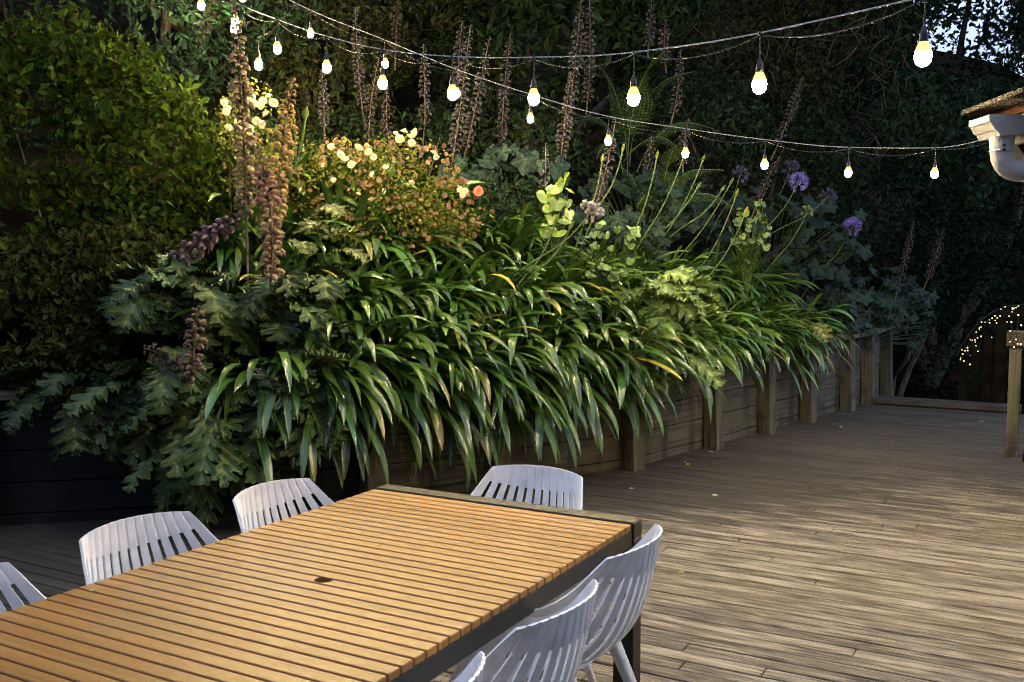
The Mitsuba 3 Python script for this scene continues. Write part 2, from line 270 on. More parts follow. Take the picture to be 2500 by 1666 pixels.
# ---------------------------------------------------------------- chairs
def chair_meshes():
    #          centre (y, z)        edge (y, z, half width)
    st = [(0.800, 0.833, 0.735, 0.822, 0.200), (0.790, 0.765, 0.705, 0.790, 0.214), (0.778, 0.705, 0.672, 0.752, 0.230), (0.760, 0.640, 0.632, 0.714, 0.246),
          (0.732, 0.570, 0.588, 0.684, 0.259), (0.692, 0.510, 0.540, 0.664, 0.267), (0.640, 0.468, 0.480, 0.652, 0.270), (0.570, 0.442, 0.420, 0.640, 0.268),
          (0.490, 0.431, 0.365, 0.606, 0.262), (0.410, 0.430, 0.325, 0.556, 0.252), (0.345, 0.434, 0.298, 0.500, 0.238), (0.285, 0.428, 0.270, 0.432, 0.215)]
    from scipy.interpolate import PchipInterpolator
    st = np.array(st); vv = np.linspace(0, 1, len(st)); NV = 40; V = np.linspace(0, 1, NV)
    S = PchipInterpolator(vv, st)(V)
    NR = 14; us = []; kind = []
    edges = np.linspace(-1, 1, NR + 1); g = 0.025
    cols, rel, slot = [], [], []
    for k in range(NR):
        a, b = edges[k] + (g if k else 0), edges[k + 1] - (g if k < NR - 1 else 0)
        cols += [a, (a + b) / 2, b]; rel += [0.0012, 0.0018, 0.0012]; slot += [False, False, k < NR - 1]
        if k < NR - 1: cols.append(edges[k + 1]); rel.append(-0.0022); slot.append(True)
    U = np.array(cols); isslot = np.array(slot)[:-1]
    P = np.zeros((NV, len(U), 3))
    for i in range(NV):
        yc, zc, ye, ze, hw = S[i]
        e = np.interp(V[i], [0, 0.2, 0.5, 0.75, 1], [2.0, 2.1, 2.8, 4.5, 3.0])
        w = np.abs(U) ** e
        P[i, :, 0] = hw * np.sign(U) * (1 - (1 - np.abs(U)) ** 1.12); P[i, :, 1] = yc + (ye - yc) * w; P[i, :, 2] = zc + (ze - zc) * w
    du = np.gradient(P, axis=1); dv = np.gradient(P, axis=0)
    N = unit(np.cross(du, dv))                                       # towards the back / below
    if N[2, len(U) // 2, 1] < 0: N = -N
    th = 0.0045
    rib = np.array(rel)                       # ribs stand proud, grooves recessed
    out = P + N * (th / 2 + rib[None, :, None]); inn = P - N * (th / 2 + rib[None, :, None])
    nu = len(U); face = np.ones((NV - 1, nu - 1), bool)
    i0, i1 = 5, 27
    face[i0:i1, isslot] = False
    idx = lambda i, j, s: s * NV * nu + i * nu + j
    F = []
    for i in range(NV - 1):
        for j in range(nu - 1):
            if not face[i, j]: continue
            a, b, c, d = (i, j), (i, j + 1), (i + 1, j + 1), (i + 1, j)
            F.append([idx(*a, 0), idx(*b, 0), idx(*c, 0), idx(*d, 0)]); F.append([idx(*d, 1), idx(*c, 1), idx(*b, 1), idx(*a, 1)])
            for (p, q, ni, nj) in ((a, b, i - 1, j), (b, c, i, j + 1), (c, d, i + 1, j), (d, a, i, j - 1)):
                if not (0 <= ni < NV - 1 and 0 <= nj < nu - 1 and face[ni, nj]):
                    F.append([idx(*q, 0), idx(*p, 0), idx(*p, 1), idx(*q, 1)])
    Vt = np.vstack([out.reshape(-1, 3), inn.reshape(-1, 3)])
    shell = (Vt, np.array(F))
    legs = []
    for sx in (-1, 1):
        for (y0, y1) in ((0.60, 0.775), (0.38, 0.30)):
            top = np.array([sx * 0.165, y0, 0.452]); bot = np.array([sx * 0.235, y1, 0.0])
            ax = unit(bot - top); ex = unit(np.cross(ax, [0, 1, 0])); ey = np.cross(ax, ex)
            pts = []
            for tt, w in ((0, 0.024), (0.06, 0.024), (0.5, 0.019), (1.0, 0.0135)):
                c = top + (bot - top) * tt
                for k in range(12):
                    an = k * math.pi / 6; cx, cy = np.cos(an), np.sin(an)
                    pts.append(c + w * (np.sign(cx) * abs(cx) ** 0.65 * ex + 0.8 * np.sign(cy) * abs(cy) ** 0.65 * ey))
            m = trimesh.convex.convex_hull(np.array(pts)); legs.append((np.array(m.vertices), np.array(m.faces)))
    apron = lathe([(0.0, 0.417), (0.12, 0.418), (0.135, 0.424), (0.10, 0.430), (0.0, 0.430)], (0, 0.47, 0), 20)
    return shell, legs, apron
SHELL, LEGS, SEATP = chair_meshes()
CHAIRS = [('white slotted armchair at the far end of the table', D1, -D2, 0.0, 0.490, 1.5),
          ('white slotted armchair nearest the table corner, on the open deck side', D2, D1, 0.525, -0.010, -1.0),
          ('white slotted armchair in the middle of the open deck side of the table', D2, D1, -0.045, 0.030, 1.5),
          ('white slotted armchair at the bottom edge, only its curved rim showing', D2, D1, -0.605, 0.030, -2.0),
          ('white slotted armchair on the garden side, closest to the hanging lobed leaves', -D2, D1, 0.515, -0.080, 1.5),
          ('white slotted armchair on the garden side, whole back showing, beside the dark wall', -D2, D1, -0.075, -0.050, -3.0),
          ('white slotted armchair cut off by the left edge of the picture', -D2, D1, -0.690, -0.055, 1.0)]
proto = None
for lab, ydir, xdir, along, off, rot in CHAIRS:
    t = thing('dining_chair', lab, 'chair', 'white chairs around the outdoor table')
    c = TC + (xdir * along if abs(ydir @ D1) < 0.5 else D2 * 0.033) + ydir * off
    ca, sa = math.cos(math.radians(rot)), math.sin(math.radians(rot))
    xd, yd = xdir * ca + ydir * sa, ydir * ca - xdir * sa
    if np.cross(xd, yd)[2] < 0: xd = -xd
    pivot = np.array([0, 0.5, 0]); c2 = c + ydir * 0.5 - yd * 0.5
    M = np.eye(4); M[:3, 0] = xd; M[:3, 1] = yd; M[:3, 3] = c2
    if proto is None:
        proto = [('shell', mikit.ply(SHELL, 'm_chair', smooth=24)), ('seat_plate', mikit.ply(SEATP, 'm_chair', smooth=40))] + [('leg', mikit.ply(L, 'm_chair', smooth=50)) for L in LEGS]
    for nm, d in proto:
        scene[numbered(t + '__' + nm)] = {**d, 'to_world': T(M)}

# ---------------------------------------------------------------- festoon lights
def bulb_prof():
    return [(0.0, -0.052), (0.010, -0.050), (0.020, -0.043), (0.0260, -0.034), (0.0285, -0.024), (0.0295, -0.014), (0.0287, -0.005), (0.0270, 0.003), (0.0240, 0.012), (0.0205, 0.021), (0.0165, 0.030), (0.0135, 0.036), (0.0, 0.036)]
BULB = bulb_prof()
def festoon(label, pts, ext0, ext1, cat='string lights', sc=1.0, loose=False):
    t = thing('festoon_string', label, cat)
    pts = np.array(pts, float)
    top = pts + UP * 0.185 * sc
    wire = np.vstack([ext0, top, ext1]) if ext0 is not None else np.vstack([top, ext1])
    if not loose: obj('support_wire', tube(smooth_path(wire, 90), 0.0035, 6), 'm_wire', t, smooth=True)
    sag = []
    for k in range(len(top) - 1):
        for s in np.linspace(0, 1, 7)[:-1]:
            p = top[k] * (1 - s) + top[k + 1] * s; p = p - UP * (0.010 + 0.05 * 4 * s * (1 - s)); sag.append(p)
    sag.append(top[-1] - UP * 0.01)
    if loose: sag = smooth_path(np.vstack([ext0, top, ext1]), 40)
    obj('cable', tube(sag, 0.0032, 6), 'm_socket', t, smooth=True)
    for p in pts:
        lean = np.array([random.uniform(-0.004, 0.004), random.uniform(-0.004, 0.004), 0])
        sock = join([lathe([(0, 0.024), (0.0145, 0.028), (0.0155, 0.036), (0.0145, 0.058), (0.010, 0.072), (0.005, 0.088), (0, 0.089)], (0, 0, 0), 14), tube([UP * 0.085, UP * 0.14 + lean, UP * 0.178], 0.003, 6), box(UP * 0.182, [1, 0, 0], [0, 1, 0], UP, 0.007, 0.007, 0.009, 0.002)])
        s = obj('socket', (sock[0] * sc + p, sock[1]), 'm_socket', t, smooth=35)
        for nm, prof, rad, wt in (('bulb', BULB[:8], LAMP * WARM, 1.0), ('bulb_neck', BULB[7:], np.array([0.085, 0.056, 0.018]), 0.01)):
            bm = lathe(np.array(prof) * sc, (0, 0, 0), 30)
            obj(nm, (bm[0] + p, bm[1]), 'm_socket', s, smooth=True, emitter={'type': 'area', 'sampling_weight': wt, 'radiance': {'type': 'rgb', 'value': [float(x) for x in rad]}})
def zz(y, Z): return 1.64 + (638 - y) / 2400 * Z
STR_A = [(1.438, 3.509, 2.37), (0.995, 4.024, 2.362), (0.552, 4.539, 2.393), (0.11, 5.054, 2.475), (-0.332, 5.569, 2.584), (-0.786, 6.083, 2.731), (-1.22, 6.597, 2.925), (-1.663, 7.113, 3.156), (-2.106, 7.627, 3.412), (-2.513, 8.142, 3.717), (-2.921, 8.626, 4.074)]
festoon('upper festoon string sweeping over the table, its largest bulbs near the house', STR_A, [(2.75, 1.95, 2.86), (1.88, 2.99, 2.63)], [(-3.5, 9.3, 4.9)], sc=1.02)
STR_B = [(3.70, 7.20, 2.44), (3.106, 7.30, 2.294), (2.508, 7.41, 2.310), (1.910, 7.52, 2.380), (1.330, 7.63, 2.476), (0.748, 7.74, 2.585), (0.145, 7.85, 2.772), (-0.440, 7.96, 2.985), (-1.020, 8.06, 3.235), (-1.640, 8.18, 3.500), (-2.22, 8.30, 3.82)]
festoon('lower festoon string of small bulbs along the planted bank to the house gutter', STR_B, [(4.05, 7.13, 2.78)], [(-3.1, 8.5, 4.6)], sc=0.94)
festoon('short loose end of festoon cable with two bulbs looping beside the tall hedge', [(-1.795, 7.10, 3.04), (-2.02, 7.35, 3.40)], [(-1.52, 7.22, 3.52)], [(-2.3, 7.6, 3.9)], loose=True)

# ---------------------------------------------------------------- house corner with gutter and downpipe
t = thing('house', 'corner of a house with dark eaves, white gutter end and curved white downpipe', 'house')
HC = np.array([2.045, 3.735, 0.0])
wall_c = HC + D1 * 2.0 + D2 * 2.5
obj('wall', box(wall_c + UP * 1.1, D1, D2, UP, 1.98, 2.48, 1.1), 'm_white', t)
for k in range(11):
    z = 0.02 + 0.2 * k
    obj('weatherboard', box(HC + D1 * 2.0 - D2 * -0.01 + UP * (z + 0.095), D1, D2, UP, 1.96, 0.014, 0.094, 0.002), 'm_white', t)
obj('corner_board', box(HC + D1 * 0.05 + D2 * -0.005 + UP * 1.1, D1, D2, UP, 0.045, 0.03, 1.1, 0.003), 'm_white', t)
obj('wall', box([2.0, -5.0, 2.9], [1, 0, 0], [0, 1, 0], UP, 8.0, 3.0, 3.6), 'm_soffit', t)  # unseen house block behind the camera, made tall to cut sky light
E0 = np.array([1.694, 3.405, 0.0])                      # below the gutter end
RX, RY = np.array([1.0, 0, 0]), np.array([0, 1.0, 0])
def prism(poly, o, ex, ey, ez, d):
    """outline poly (in ex, ez) pushed along ey by d"""
    from shapely.geometry import Polygon
    m = trimesh.creation.extrude_polygon(Polygon(poly), d, engine='earcut')
    v = m.vertices[:, :1] * ex + m.vertices[:, 1:2] * ez + m.vertices[:, 2:] * ey + o
    R = np.stack([ex, ez, ey], 1); f = m.faces if np.linalg.det(R) > 0 else m.faces[:, ::-1]
    return np.array(v), np.array(f)
gut = [(-0.0745, 0.0), (-0.0735, -0.024), (-0.066, -0.030), (-0.060, -0.040), (-0.050, -0.055), (-0.040, -0.062), (-0.029, -0.081), (0.074, -0.070), (0.075, 0.0)]
gut = [(x * 0.866, z * 0.866) for x, z in gut]
GZ = 2.137
g = obj('gutter', prism(gut, E0 + np.array([-0.002, 0.0, GZ]), RX, RY, UP, 0.15), 'm_white', t)
big = [(x * 1.03, z * 1.03 + 0.001) for x, z in gut]
obj('stop_end', prism(big, E0 + np.array([-0.002, -0.005, GZ]), RX, RY, UP, 0.005), 'm_white', g)
obj('fascia', box(E0 + 0.866 * np.array([0.092, 0.09, -0.045]) + UP * GZ, RX, RY, UP, 0.009, 0.09, 0.050, 0.002), 'm_white', t)
obj('fascia', box(E0 + 0.866 * np.array([0.20, -0.02, 0.028]) + UP * GZ, RX, RY, UP, 0.095, 0.014, 0.021, 0.003), 'm_white', t)
obj('roof_edge', box(E0 + 0.866 * np.array([0.36, 0.12, 0.072]) + UP * GZ, unit([1, -0.06, 0.0]), unit([0.06, 1, 0]), UP, 0.32, 0.26, 0.0095, 0.003), 'm_roof', t)
obj('soffit', box(E0 + 0.866 * np.array([0.42, 0.22, 0.040]) + UP * GZ, RX, RY, UP, 0.29, 0.16, 0.0155), 'm_soffit', t)
obj('wall_panel', box(E0 + 0.866 * np.array([0.40, 0.14, -0.10]) + UP * GZ, RX, RY, UP, 0.247, 0.012, 0.082), 'm_soffit', t)
# outlet and downpipe
dp = [E0 + 0.866 * np.array([0.005, 0.055, -0.075]) + UP * GZ, E0 + 0.866 * np.array([0.005, 0.055, -0.14]) + UP * GZ]
for k in range(1, 9):
    an = k / 8 * math.pi / 2; dp.append(E0 + 0.866 * np.array([0.005 + 0.075 * (1 - math.cos(an)), 0.055, -0.14 - 0.075 * math.sin(an)]) + UP * GZ)
dp += [E0 + 0.866 * np.array([0.25, 0.055, -0.216]) + UP * GZ, E0 + 0.866 * np.array([0.75, 0.06, -0.228]) + UP * GZ]
dpk = obj('downpipe', tube(smooth_path(dp, 40), 0.037, 20), 'm_white', t, smooth=40)
obj('outlet', lathe([(0.043, 0.0), (0.041, -0.014), (0.0385, -0.043), (0.0, -0.043)], E0 + 0.866 * np.array([0.005, 0.055, -0.078]) + UP * GZ, 20), 'm_white', dpk, smooth=30)
obj('clip', tube([E0 + 0.866 * np.array([0.005 + 0.0455 * math.cos(a_), 0.055 + 0.0455 * math.sin(a_), -0.135]) + UP * GZ for a_ in np.linspace(0, 2 * math.pi, 25)], 0.0025, 5), 'm_white', dpk)
for dz in (-0.100, -0.116):
    obj('screw', lathe([(0, 0.003), (0.0055, 0.002), (0.006, -0.002), (0, -0.003)], E0 + np.array([-0.006, 0.0105, GZ + dz]), 8), 'm_socket', dpk)
obj('bracket', prism([(0, 0), (0.074, 0), (0.026, 0.06)], E0 + 0.866 * np.array([0.05, 0.10, -0.165]) + UP * GZ, RX, RY, UP, 0.02), 'm_white', t)

# ---------------------------------------------------------------- stair rail, newels, fairy lights
NP = np.array([4.215, 8.19, 0.0])
t = thing('newel_post', 'mossy square timber deck post with a brown cap rail', 'post')
obj('shaft', box(NP + UP * 0.46, D2, D1, UP, 0.046, 0.046, 0.47, 0.004), 'm_post', t)
obj('foot_block', box(NP + UP * 0.05 - D1 * 0.001, D2, D1, UP, 0.049, 0.049, 0.05, 0.004), 'm_post', t)
obj('cap_rail', box(NP + D2 * 0.42 + UP * 0.995, D2, D1, UP, 0.49, 0.075, 0.062, 0.005), 'm_post', t)
t = thing('stair_railing', 'dark stair railing of upright palings going down beyond the end of the deck', 'railing')
S0, SD = np.array([5.42, 10.85, 0.0]), unit([-0.80, 0.60, 0]); SN = np.array([SD[1], -SD[0], 0])
def rail_z(s): return 0.93 - 0.86 * max(0, s)
obj('newel', box(S0 + UP * 0.40, SD, SN, UP, 0.055, 0.05, 0.62, 0.004), 'm_soil', t)
obj('newel_cap', box(S0 + D2 * 0.10 + UP * 1.06, D2, D1, UP, 0.20, 0.07, 0.045, 0.004), 'm_soil', t)
for k in range(3):
    s = 0.13 + 0.125 * k; z1 = rail_z(s); z0 = z1 - 1.0
    obj('paling', box(S0 + SD * s - SN * 0.0 + UP * ((z0 + z1) / 2), SD, SN, UP, 0.044, 0.010, (z1 - z0) / 2, 0.003), 'm_soil', t)
for dz in (-0.20, -0.62):
    a, b = S0 + UP * (rail_z(0) + dz), S0 + SD * 0.52 + UP * (rail_z(0.52) + dz); ax = unit(b - a)
    obj('rail', box((a + b) / 2 + SN * 0.033, ax, SN, np.cross(ax, SN), np.linalg.norm(b - a) / 2, 0.022, 0.045, 0.003), 'm_soil', t)
for k in range(8):
    obj('stair_tread', box(np.array([5.05, 11.75, -0.17 * (k + 1)]) + D1 * 0.28 * k, D2, D1, UP, 0.72, 0.14, 0.018, 0.003), 'm_deck', t)
t = thing('fairy_lights', 'string of tiny warm fairy lights arching over the dark stair railing', 'fairy lights')
r2 = np.random.default_rng(5)
ARCH = smooth_path([(4.97, 10.95, 0.58), (5.05, 10.90, 0.78), (5.15, 10.85, 0.95), (5.27, 10.80, 1.07), (5.42, 10.72, 1.15), (5.62, 10.55, 1.18)], 60)
pts, fl = [], []
for k in range(78):
    if k < 54: p = ARCH[min(59, int(60 * (k / 54)))] + r2.normal(0, 0.022, 3) + np.array([0.7, 0, -0.7]) * abs(r2.normal(0, 0.085)) - np.array([0, 0.06, 0])
    else: p = NP + D2 * r2.uniform(-0.07, 0.30) + UP * (1.07 + r2.uniform(-0.20, 0.13)) - D1 * r2.uniform(0.080, 0.095)
    pts.append(p); m = trimesh.creation.icosphere(subdivisions=1, radius=r2.uniform(0.0055, 0.009)); fl.append((np.array(m.vertices) + p, np.array(m.faces)))
obj('wire', tube(np.array(pts[:54]), 0.0015, 4), 'm_socket', t)
obj('wire', tube(np.array(sorted([list(p) for p in pts[54:]])), 0.0015, 4), 'm_socket', t)
obj('wire', tube(ARCH, 0.008, 5), 'm_socket', t)
k_ = obj('light', join(fl), 'm_socket', t, smooth=True, emitter={'type': 'area', 'radiance': {'type': 'rgb', 'value': [0.11, 0.082, 0.042]}})
labels[k_] = {'kind': 'stuff'}

# ---------------------------------------------------------------- plants
def arc_curve(base, az, el0, L, bend, n=12, bow=1.6, side=0.0):
    """a curve that starts at elevation el0 (deg) towards az (rad) and bends down by `bend` degrees along its length"""
    s = np.linspace(0, 1, n); el = np.radians(el0 - bend * s ** bow); a = az + side * s
    st = np.stack([np.cos(el) * np.cos(a), np.cos(el) * np.sin(a), np.sin(el)], 1) * L / (n - 1)
    return base + np.r_[[np.zeros(3)], np.cumsum((st[:-1] + st[1:]) / 2, axis=0)]
def frame_of(c, az):
    t = unit(np.gradient(c, axis=0)); s = np.array([-math.sin(az), math.cos(az), 0]); s = unit(s - t * (t @ s)[:, None]); return t, s, np.cross(t, s)
def strap_leaf(base, az, el0, L, W, bend, col, tip=None, twist=0.0, bow=1.6, side=0.0):
    n = 13; c = arc_curve(base, az, el0, L, bend, n, bow, side); t, s, nn = frame_of(c, az)
    k = np.linspace(0, 1, n); w = W / 2 * np.clip(np.minimum(0.45 + 1.3 * k, 1.0) * np.clip((1 - k) * 4.2, 0, 1) ** 0.55, 0.004, 1)
    tw = twist * k; s2 = s * np.cos(tw)[:, None] + nn * np.sin(tw)[:, None]; n2 = np.cross(t, s2)
    fold = 0.16 * w
    v = np.stack([c - s2 * w[:, None] + n2 * fold[:, None], c - s2 * w[:, None] * 0.5 + n2 * fold[:, None] * 0.25, c, c + s2 * w[:, None] * 0.5 + n2 * fold[:, None] * 0.25, c + s2 * w[:, None] + n2 * fold[:, None]], 1)
    i, j = np.meshgrid(np.arange(n - 1), np.arange(4), indexing='ij'); q = np.stack([i * 5 + j, i * 5 + j + 1, (i + 1) * 5 + j + 1, (i + 1) * 5 + j], -1).reshape(-1, 4)
    colr = np.broadcast_to(np.asarray(col), (n, 5, 3)).copy()
    colr *= (1 + 0.22 * np.array([0.5, -0.35, 0.9, -0.35, 0.5]))[None, :, None]              # paler midrib and margins
    
    if tip is not None: colr = colr * (1 - (k ** 6)[:, None, None]) + np.asarray(tip) * (k ** 6)[:, None, None]
    return v.reshape(-1, 3), q, colr.reshape(-1, 3)
def lobed_leaf(base, az, el0, L, W, bend, col, vein, lobes=5.5, bow=1.4, roll=0.0, side=0.0, teeth=0.30, deep=0.66, petiole=0.12):
    """a long deeply lobed leaf (bear's breeches): lobes lean forward, toothed, the blade puckered between pale veins"""
    n = 58; m = 4; c = arc_curve(base, az, el0, L, bend, n, bow, side); t, s, nn = frame_of(c, az)
    if roll: s, nn = s * math.cos(roll) + nn * math.sin(roll), nn * math.cos(roll) - s * math.sin(roll)
    k = np.linspace(0, 1, n); kb = np.clip((k - petiole) / (1 - petiole), 0, 1)
    env = np.sin(np.pi * np.clip(kb, 0, 1) ** 0.85) ** 0.75 * (0.75 + 0.25 * kb) + 0.02
    ph = kb * lobes; fr = ph - np.floor(ph)
    lob = (1 - np.abs(2 * fr - 1) ** 1.3)
    tth = np.abs(((ph * 3) % 1) - 0.5) * 2
    prof = env * (1 - deep + deep * lob) * (1 - teeth + teeth * tth)
    V, C = [], []
    us = np.linspace(0, 1, m + 1)
    for sgn in (-1, 1):
        for u in us:
            w = W / 2 * prof * u
            fwd = 0.24 * L * u ** 1.3 * prof
            up = (0.34 * w * (1 - 0.9 * u) + 0.046 * L * np.cos(2 * np.pi * fr) * u * (1.2 - u) * 1.6) + 0.055 * W * np.cos(6 * np.pi * fr) * u * u
            cc = c + t * fwd[:, None] + s * (sgn * w)[:, None] + nn * up[:, None]
            V.append(cc)
            ve = np.exp(-(u / 0.16) ** 2) * 0.9 + np.exp(-((fr - 0.5) / 0.10) ** 2) * 0.75 * (1 - 0.4 * u) + 0.30 * np.exp(-(((fr * 3) % 1 - 0.5) / 0.2) ** 2) * u
            ve = np.clip(ve, 0, 1)[:, None]
            C.append(np.asarray(col) * (1 - ve) + np.asarray(vein) * ve)
    V = np.array(V); C = np.array(C); F = []
    i, j = np.meshgrid(np.arange(n - 1), np.arange(m), indexing='ij')
    for h in (0, 1):
        o = h * (m + 1)
        q = np.stack([(o + j) * n + i, (o + j + 1) * n + i, (o + j + 1) * n + i + 1, (o + j) * n + i + 1], -1).reshape(-1, 4); F.append(q if h else q[:, ::-1])
    return V.reshape(-1, 3), np.vstack(F), C.reshape(-1, 3)
def palm_leaf(c, nrm, tipd, R, col, vein, lobes=5, cut=0.42):
    """a rounded leaf with pointed lobes round its stalk"""
    nrm = unit(nrm); x = unit(tipd - nrm * (nrm @ tipd)); y = np.cross(nrm, x); n = lobes * 8 + 1
    an = np.linspace(-math.pi * 0.86, math.pi * 0.86, n); ph = (an / (2 * math.pi * 0.86) + 0.5) * lobes; fr = ph - np.floor(ph)
    rad = R * (1 - cut + cut * np.clip(1 - np.abs(fr - 0.5) * 2, 0, 1) ** 0.9) * (0.70 + 0.30 * np.cos(an / 2) ** 2)
    V = [c]; C = [np.asarray(vein)]
    for rr in (0.5, 1.0):
        h = -0.10 * R * rr * rr + 0.09 * R * np.cos(2 * math.pi * (fr - 0.5)) * rr * 0.5
        V += list(c + x * (rad * rr * np.cos(an))[:, None] + y * (rad * rr * np.sin(an))[:, None] + nrm * h[:, None])
        ve = np.exp(-((fr - 0.5) / 0.12) ** 2)[:, None] * 0.7 * (1.3 - rr); C += list(np.asarray(col) * (1 - ve) + np.asarray(vein) * ve)
    F = [[0, 1 + k, 2 + k] for k in range(n - 1)]
    for k in range(n - 1): F += [[1 + k, 1 + n + k, 2 + n + k], [1 + k, 2 + n + k, 2 + k]]
    return np.array(V), np.array(F), np.array(C)
def leaf_cloud(P, N, size, col, aspect=0.42, droop=0.0, r=rng, spread=0.75, colvar=0.35):
    """many small folded leaves at P, blades facing roughly N: six corners, four triangles each"""
    n = len(P); size = np.broadcast_to(size, (n,)) * r.uniform(0.65, 1.3, n)
    N = unit(N + r.normal(0, spread, (n, 3))); d = r.normal(0, 1, (n, 3)) + np.array([0, 0, 0.5 - 2 * droop]); d = unit(d - N * (N * d).sum(1, keepdims=True)); s = np.cross(N, d)
    L = size[:, None]; W = L * aspect * 0.5
    v = np.stack([P, P + d * L * 0.55 - s * W + N * L * 0.07, P + d * L * 0.52 - N * L * 0.03, P + d * L * 0.55 + s * W + N * L * 0.07, P + d * L - N * L * 0.06], 1).reshape(-1, 3)
    o = (np.arange(n) * 5)[:, None, None]; f = (np.array([[0, 1, 2], [0, 2, 3], [1, 4, 2], [2, 4, 3]])[None] + o).reshape(-1, 3)
    c = np.asarray(col)[None] * (1 + colvar * r.normal(0, 1, (n, 1))).clip(0.4, 2.0) * (1 + 0.12 * r.normal(0, 1, (n, 3))).clip(0.6, 1.5)
    c = np.repeat(c, 5, 0) * np.tile(np.array([1.15, 1.0, 0.8, 1.0, 1.0])[:, None], (n, 1))
    return v, f, c.clip(0.001, 0.9)
def blob_points(blobs, n, seed, shell=(0.72, 1.02), rough=0.16, freq=1.6, front=None):
    """points and outward directions in the outer layers of a union of ellipsoids, clumped by noise; front keeps those that face that way"""
    r = np.random.default_rng(seed); P, N = [], []
    vol = np.array([b[1][0] * b[1][1] + b[1][0] * b[1][2] + b[1][1] * b[1][2] for b in blobs]); cnt = (n * 2.4 * vol / vol.sum()).astype(int)
    for (c, rad), k in zip(blobs, cnt):
        c, rad = np.array(c), np.array(rad); d = unit(r.normal(0, 1, (k, 3)))
        if front is not None: d = np.where(((d @ front) < -0.25)[:, None], -d, d)
        bump = 1 + rough * (meshkit.fbm((c + d * rad) * freq, 3, seed) - 0.5) * 2 * 1.6
        rr = r.uniform(*shell, k) ** 0.7 * bump; P.append(c + d * rad * rr[:, None]); N.append(unit(d / rad))
    P, N = np.vstack(P), np.vstack(N)
    keep = np.ones(len(P), bool)
    for c, rad in blobs: keep &= (((P - np.array(c)) / np.array(rad)) ** 2).sum(1) > shell[0] ** 2 * 0.8
    g = meshkit.noise(P * 3.3, seed + 1) * 0.6 + meshkit.noise(P * 7.7, seed + 2) * 0.4
    keep &= g > np.quantile(g, 0.22); P, N = P[keep], N[keep]; k = r.permutation(len(P))[:n]
    return P[k], N[k], np.random.default_rng(seed + 9)
def limb_tree(base, tips, r0, seed):
    r = np.random.default_rng(seed); parts = []
    for tpnt in tips:
        b, e = np.array(base, float), np.array(tpnt, float); m = (b + e) / 2 + r.normal(0, 0.12, 3) * np.linalg.norm(e - b) * 0.5
        pts = smooth_path([b, m * 0.5 + b * 0.5 + r.normal(0, 0.04, 3), m, e], 12); parts.append(tube(pts, np.linspace(r0, r0 * 0.25, 12), 7))
    return join(parts)
def plant_of_leaves(name, label, cat, blobs, n, size, col, seed, group=None, trunk=None, r0=0.05, bsdf='m_leaf', aspect=0.45, spread=0.75, shell=(0.62, 1.02), rough=0.16, crown='crown', stem='trunk', front=None, droop=0.0, second=None, colvar=0.35):
    t = thing(name, label, cat, group)
    P, N, r = blob_points(blobs, n, seed, shell, rough, front=front)
    v, f, c = leaf_cloud(P, N, size, col, aspect, droop, r, spread, colvar)
    if second is not None:
        pick = np.repeat(r.uniform(0, 1, len(P)) < second[1], 5); c[pick] = np.asarray(second[0]) * r.uniform(0.7, 1.3, (pick.sum(), 1))
    obj(crown, (v, f), bsdf, t, color=c)
    base, tips = trunk if trunk else ((blobs[0][0][0], blobs[0][0][1] + 0.1, bank_height(max(0, blobs[0][0][1] - 6.6), 0) - 0.6), [(b[0][0], b[0][1], b[0][2] + 0.4 * b[1][2]) for b in blobs])
    obj(stem, limb_tree(base, tips, r0, seed), 'm_bark', t, smooth=True)
    return t

# --- agapanthus: strap-leaved clumps along the top of the wall
GREEN = np.array([0.048, 0.100, 0.009])
NAMES = {}
def agapanthus(label, a, b, n, L, W, az0, spread, seed, group, up=0.25, lime=0.0, hang=0.0):
    r = np.random.default_rng(seed); t = thing('agapanthus', label, 'agapanthus', group); p0 = bank(a, b)
    for k in range(n):
        az = az0 + r.normal(0, spread); upright = r.uniform() < up
        el = r.uniform(62, 82) if upright else r.uniform(22, 64); bend = r.uniform(40, 100) if upright else r.uniform(62, 125)
        if r.uniform() < hang: el, bend = r.uniform(-25, 30), r.uniform(50, 95)
        ll = L * r.uniform(0.72, 1.15) * (0.85 if upright else 1); col = GREEN * r.uniform(0.65, 1.35) * np.array([r.uniform(0.75, 1.1), 1, r.uniform(0.8, 1.6)]) + np.array([0.035, 0.045, 0.0]) * lime
        tip = (0.24, 0.16, 0.05) if r.uniform() < 0.05 else None
        if r.uniform() < 0.006: col = np.array([0.30, 0.26, 0.06])
        base = p0 + np.array([r.normal(0, 0.10), r.normal(0, 0.10), -0.02])
        v, f, c = strap_leaf(base, az, el, ll, W * r.uniform(0.75, 1.2), min(bend, el + 84), col, tip, r.normal(0, 0.4), r.uniform(1.0, 2.3), r.normal(0, 0.2))
        obj('leaf', (v, f), 'm_strap', t, smooth=True, color=c)
    return t
AZ_MID = math.atan2(-0.72, 0.69); AZ_RIGHT = math.atan2(-0.78, 0.62)
GL, GR = 'agapanthus clumps on the near half of the bank', 'agapanthus clumps on the far half of the bank'
s_ = 100
for k, a in enumerate((-0.62, -0.25, 0.12, 0.50, 0.88, 1.25, 1.62, 2.0)):
    s_ += 1; agapanthus('broad leaved agapanthus clump draping over the wall, {} from the dark lobed leaves'.format(ORD[k]), a, 0.12, 84, 0.88, 0.053, AZ_MID, 0.62, s_, GL, 0.06, hang=0.45)
for k, a in enumerate((-0.75, -0.5, -0.05, 0.45, 0.95, 1.45, 1.9)):
    s_ += 1; agapanthus('broad leaved agapanthus clump in the middle row, {} from the dark lobed leaves'.format(ORD[k]), a, 0.52, 78, 0.78, 0.053, AZ_MID, 0.72, s_, GL, 0.20)
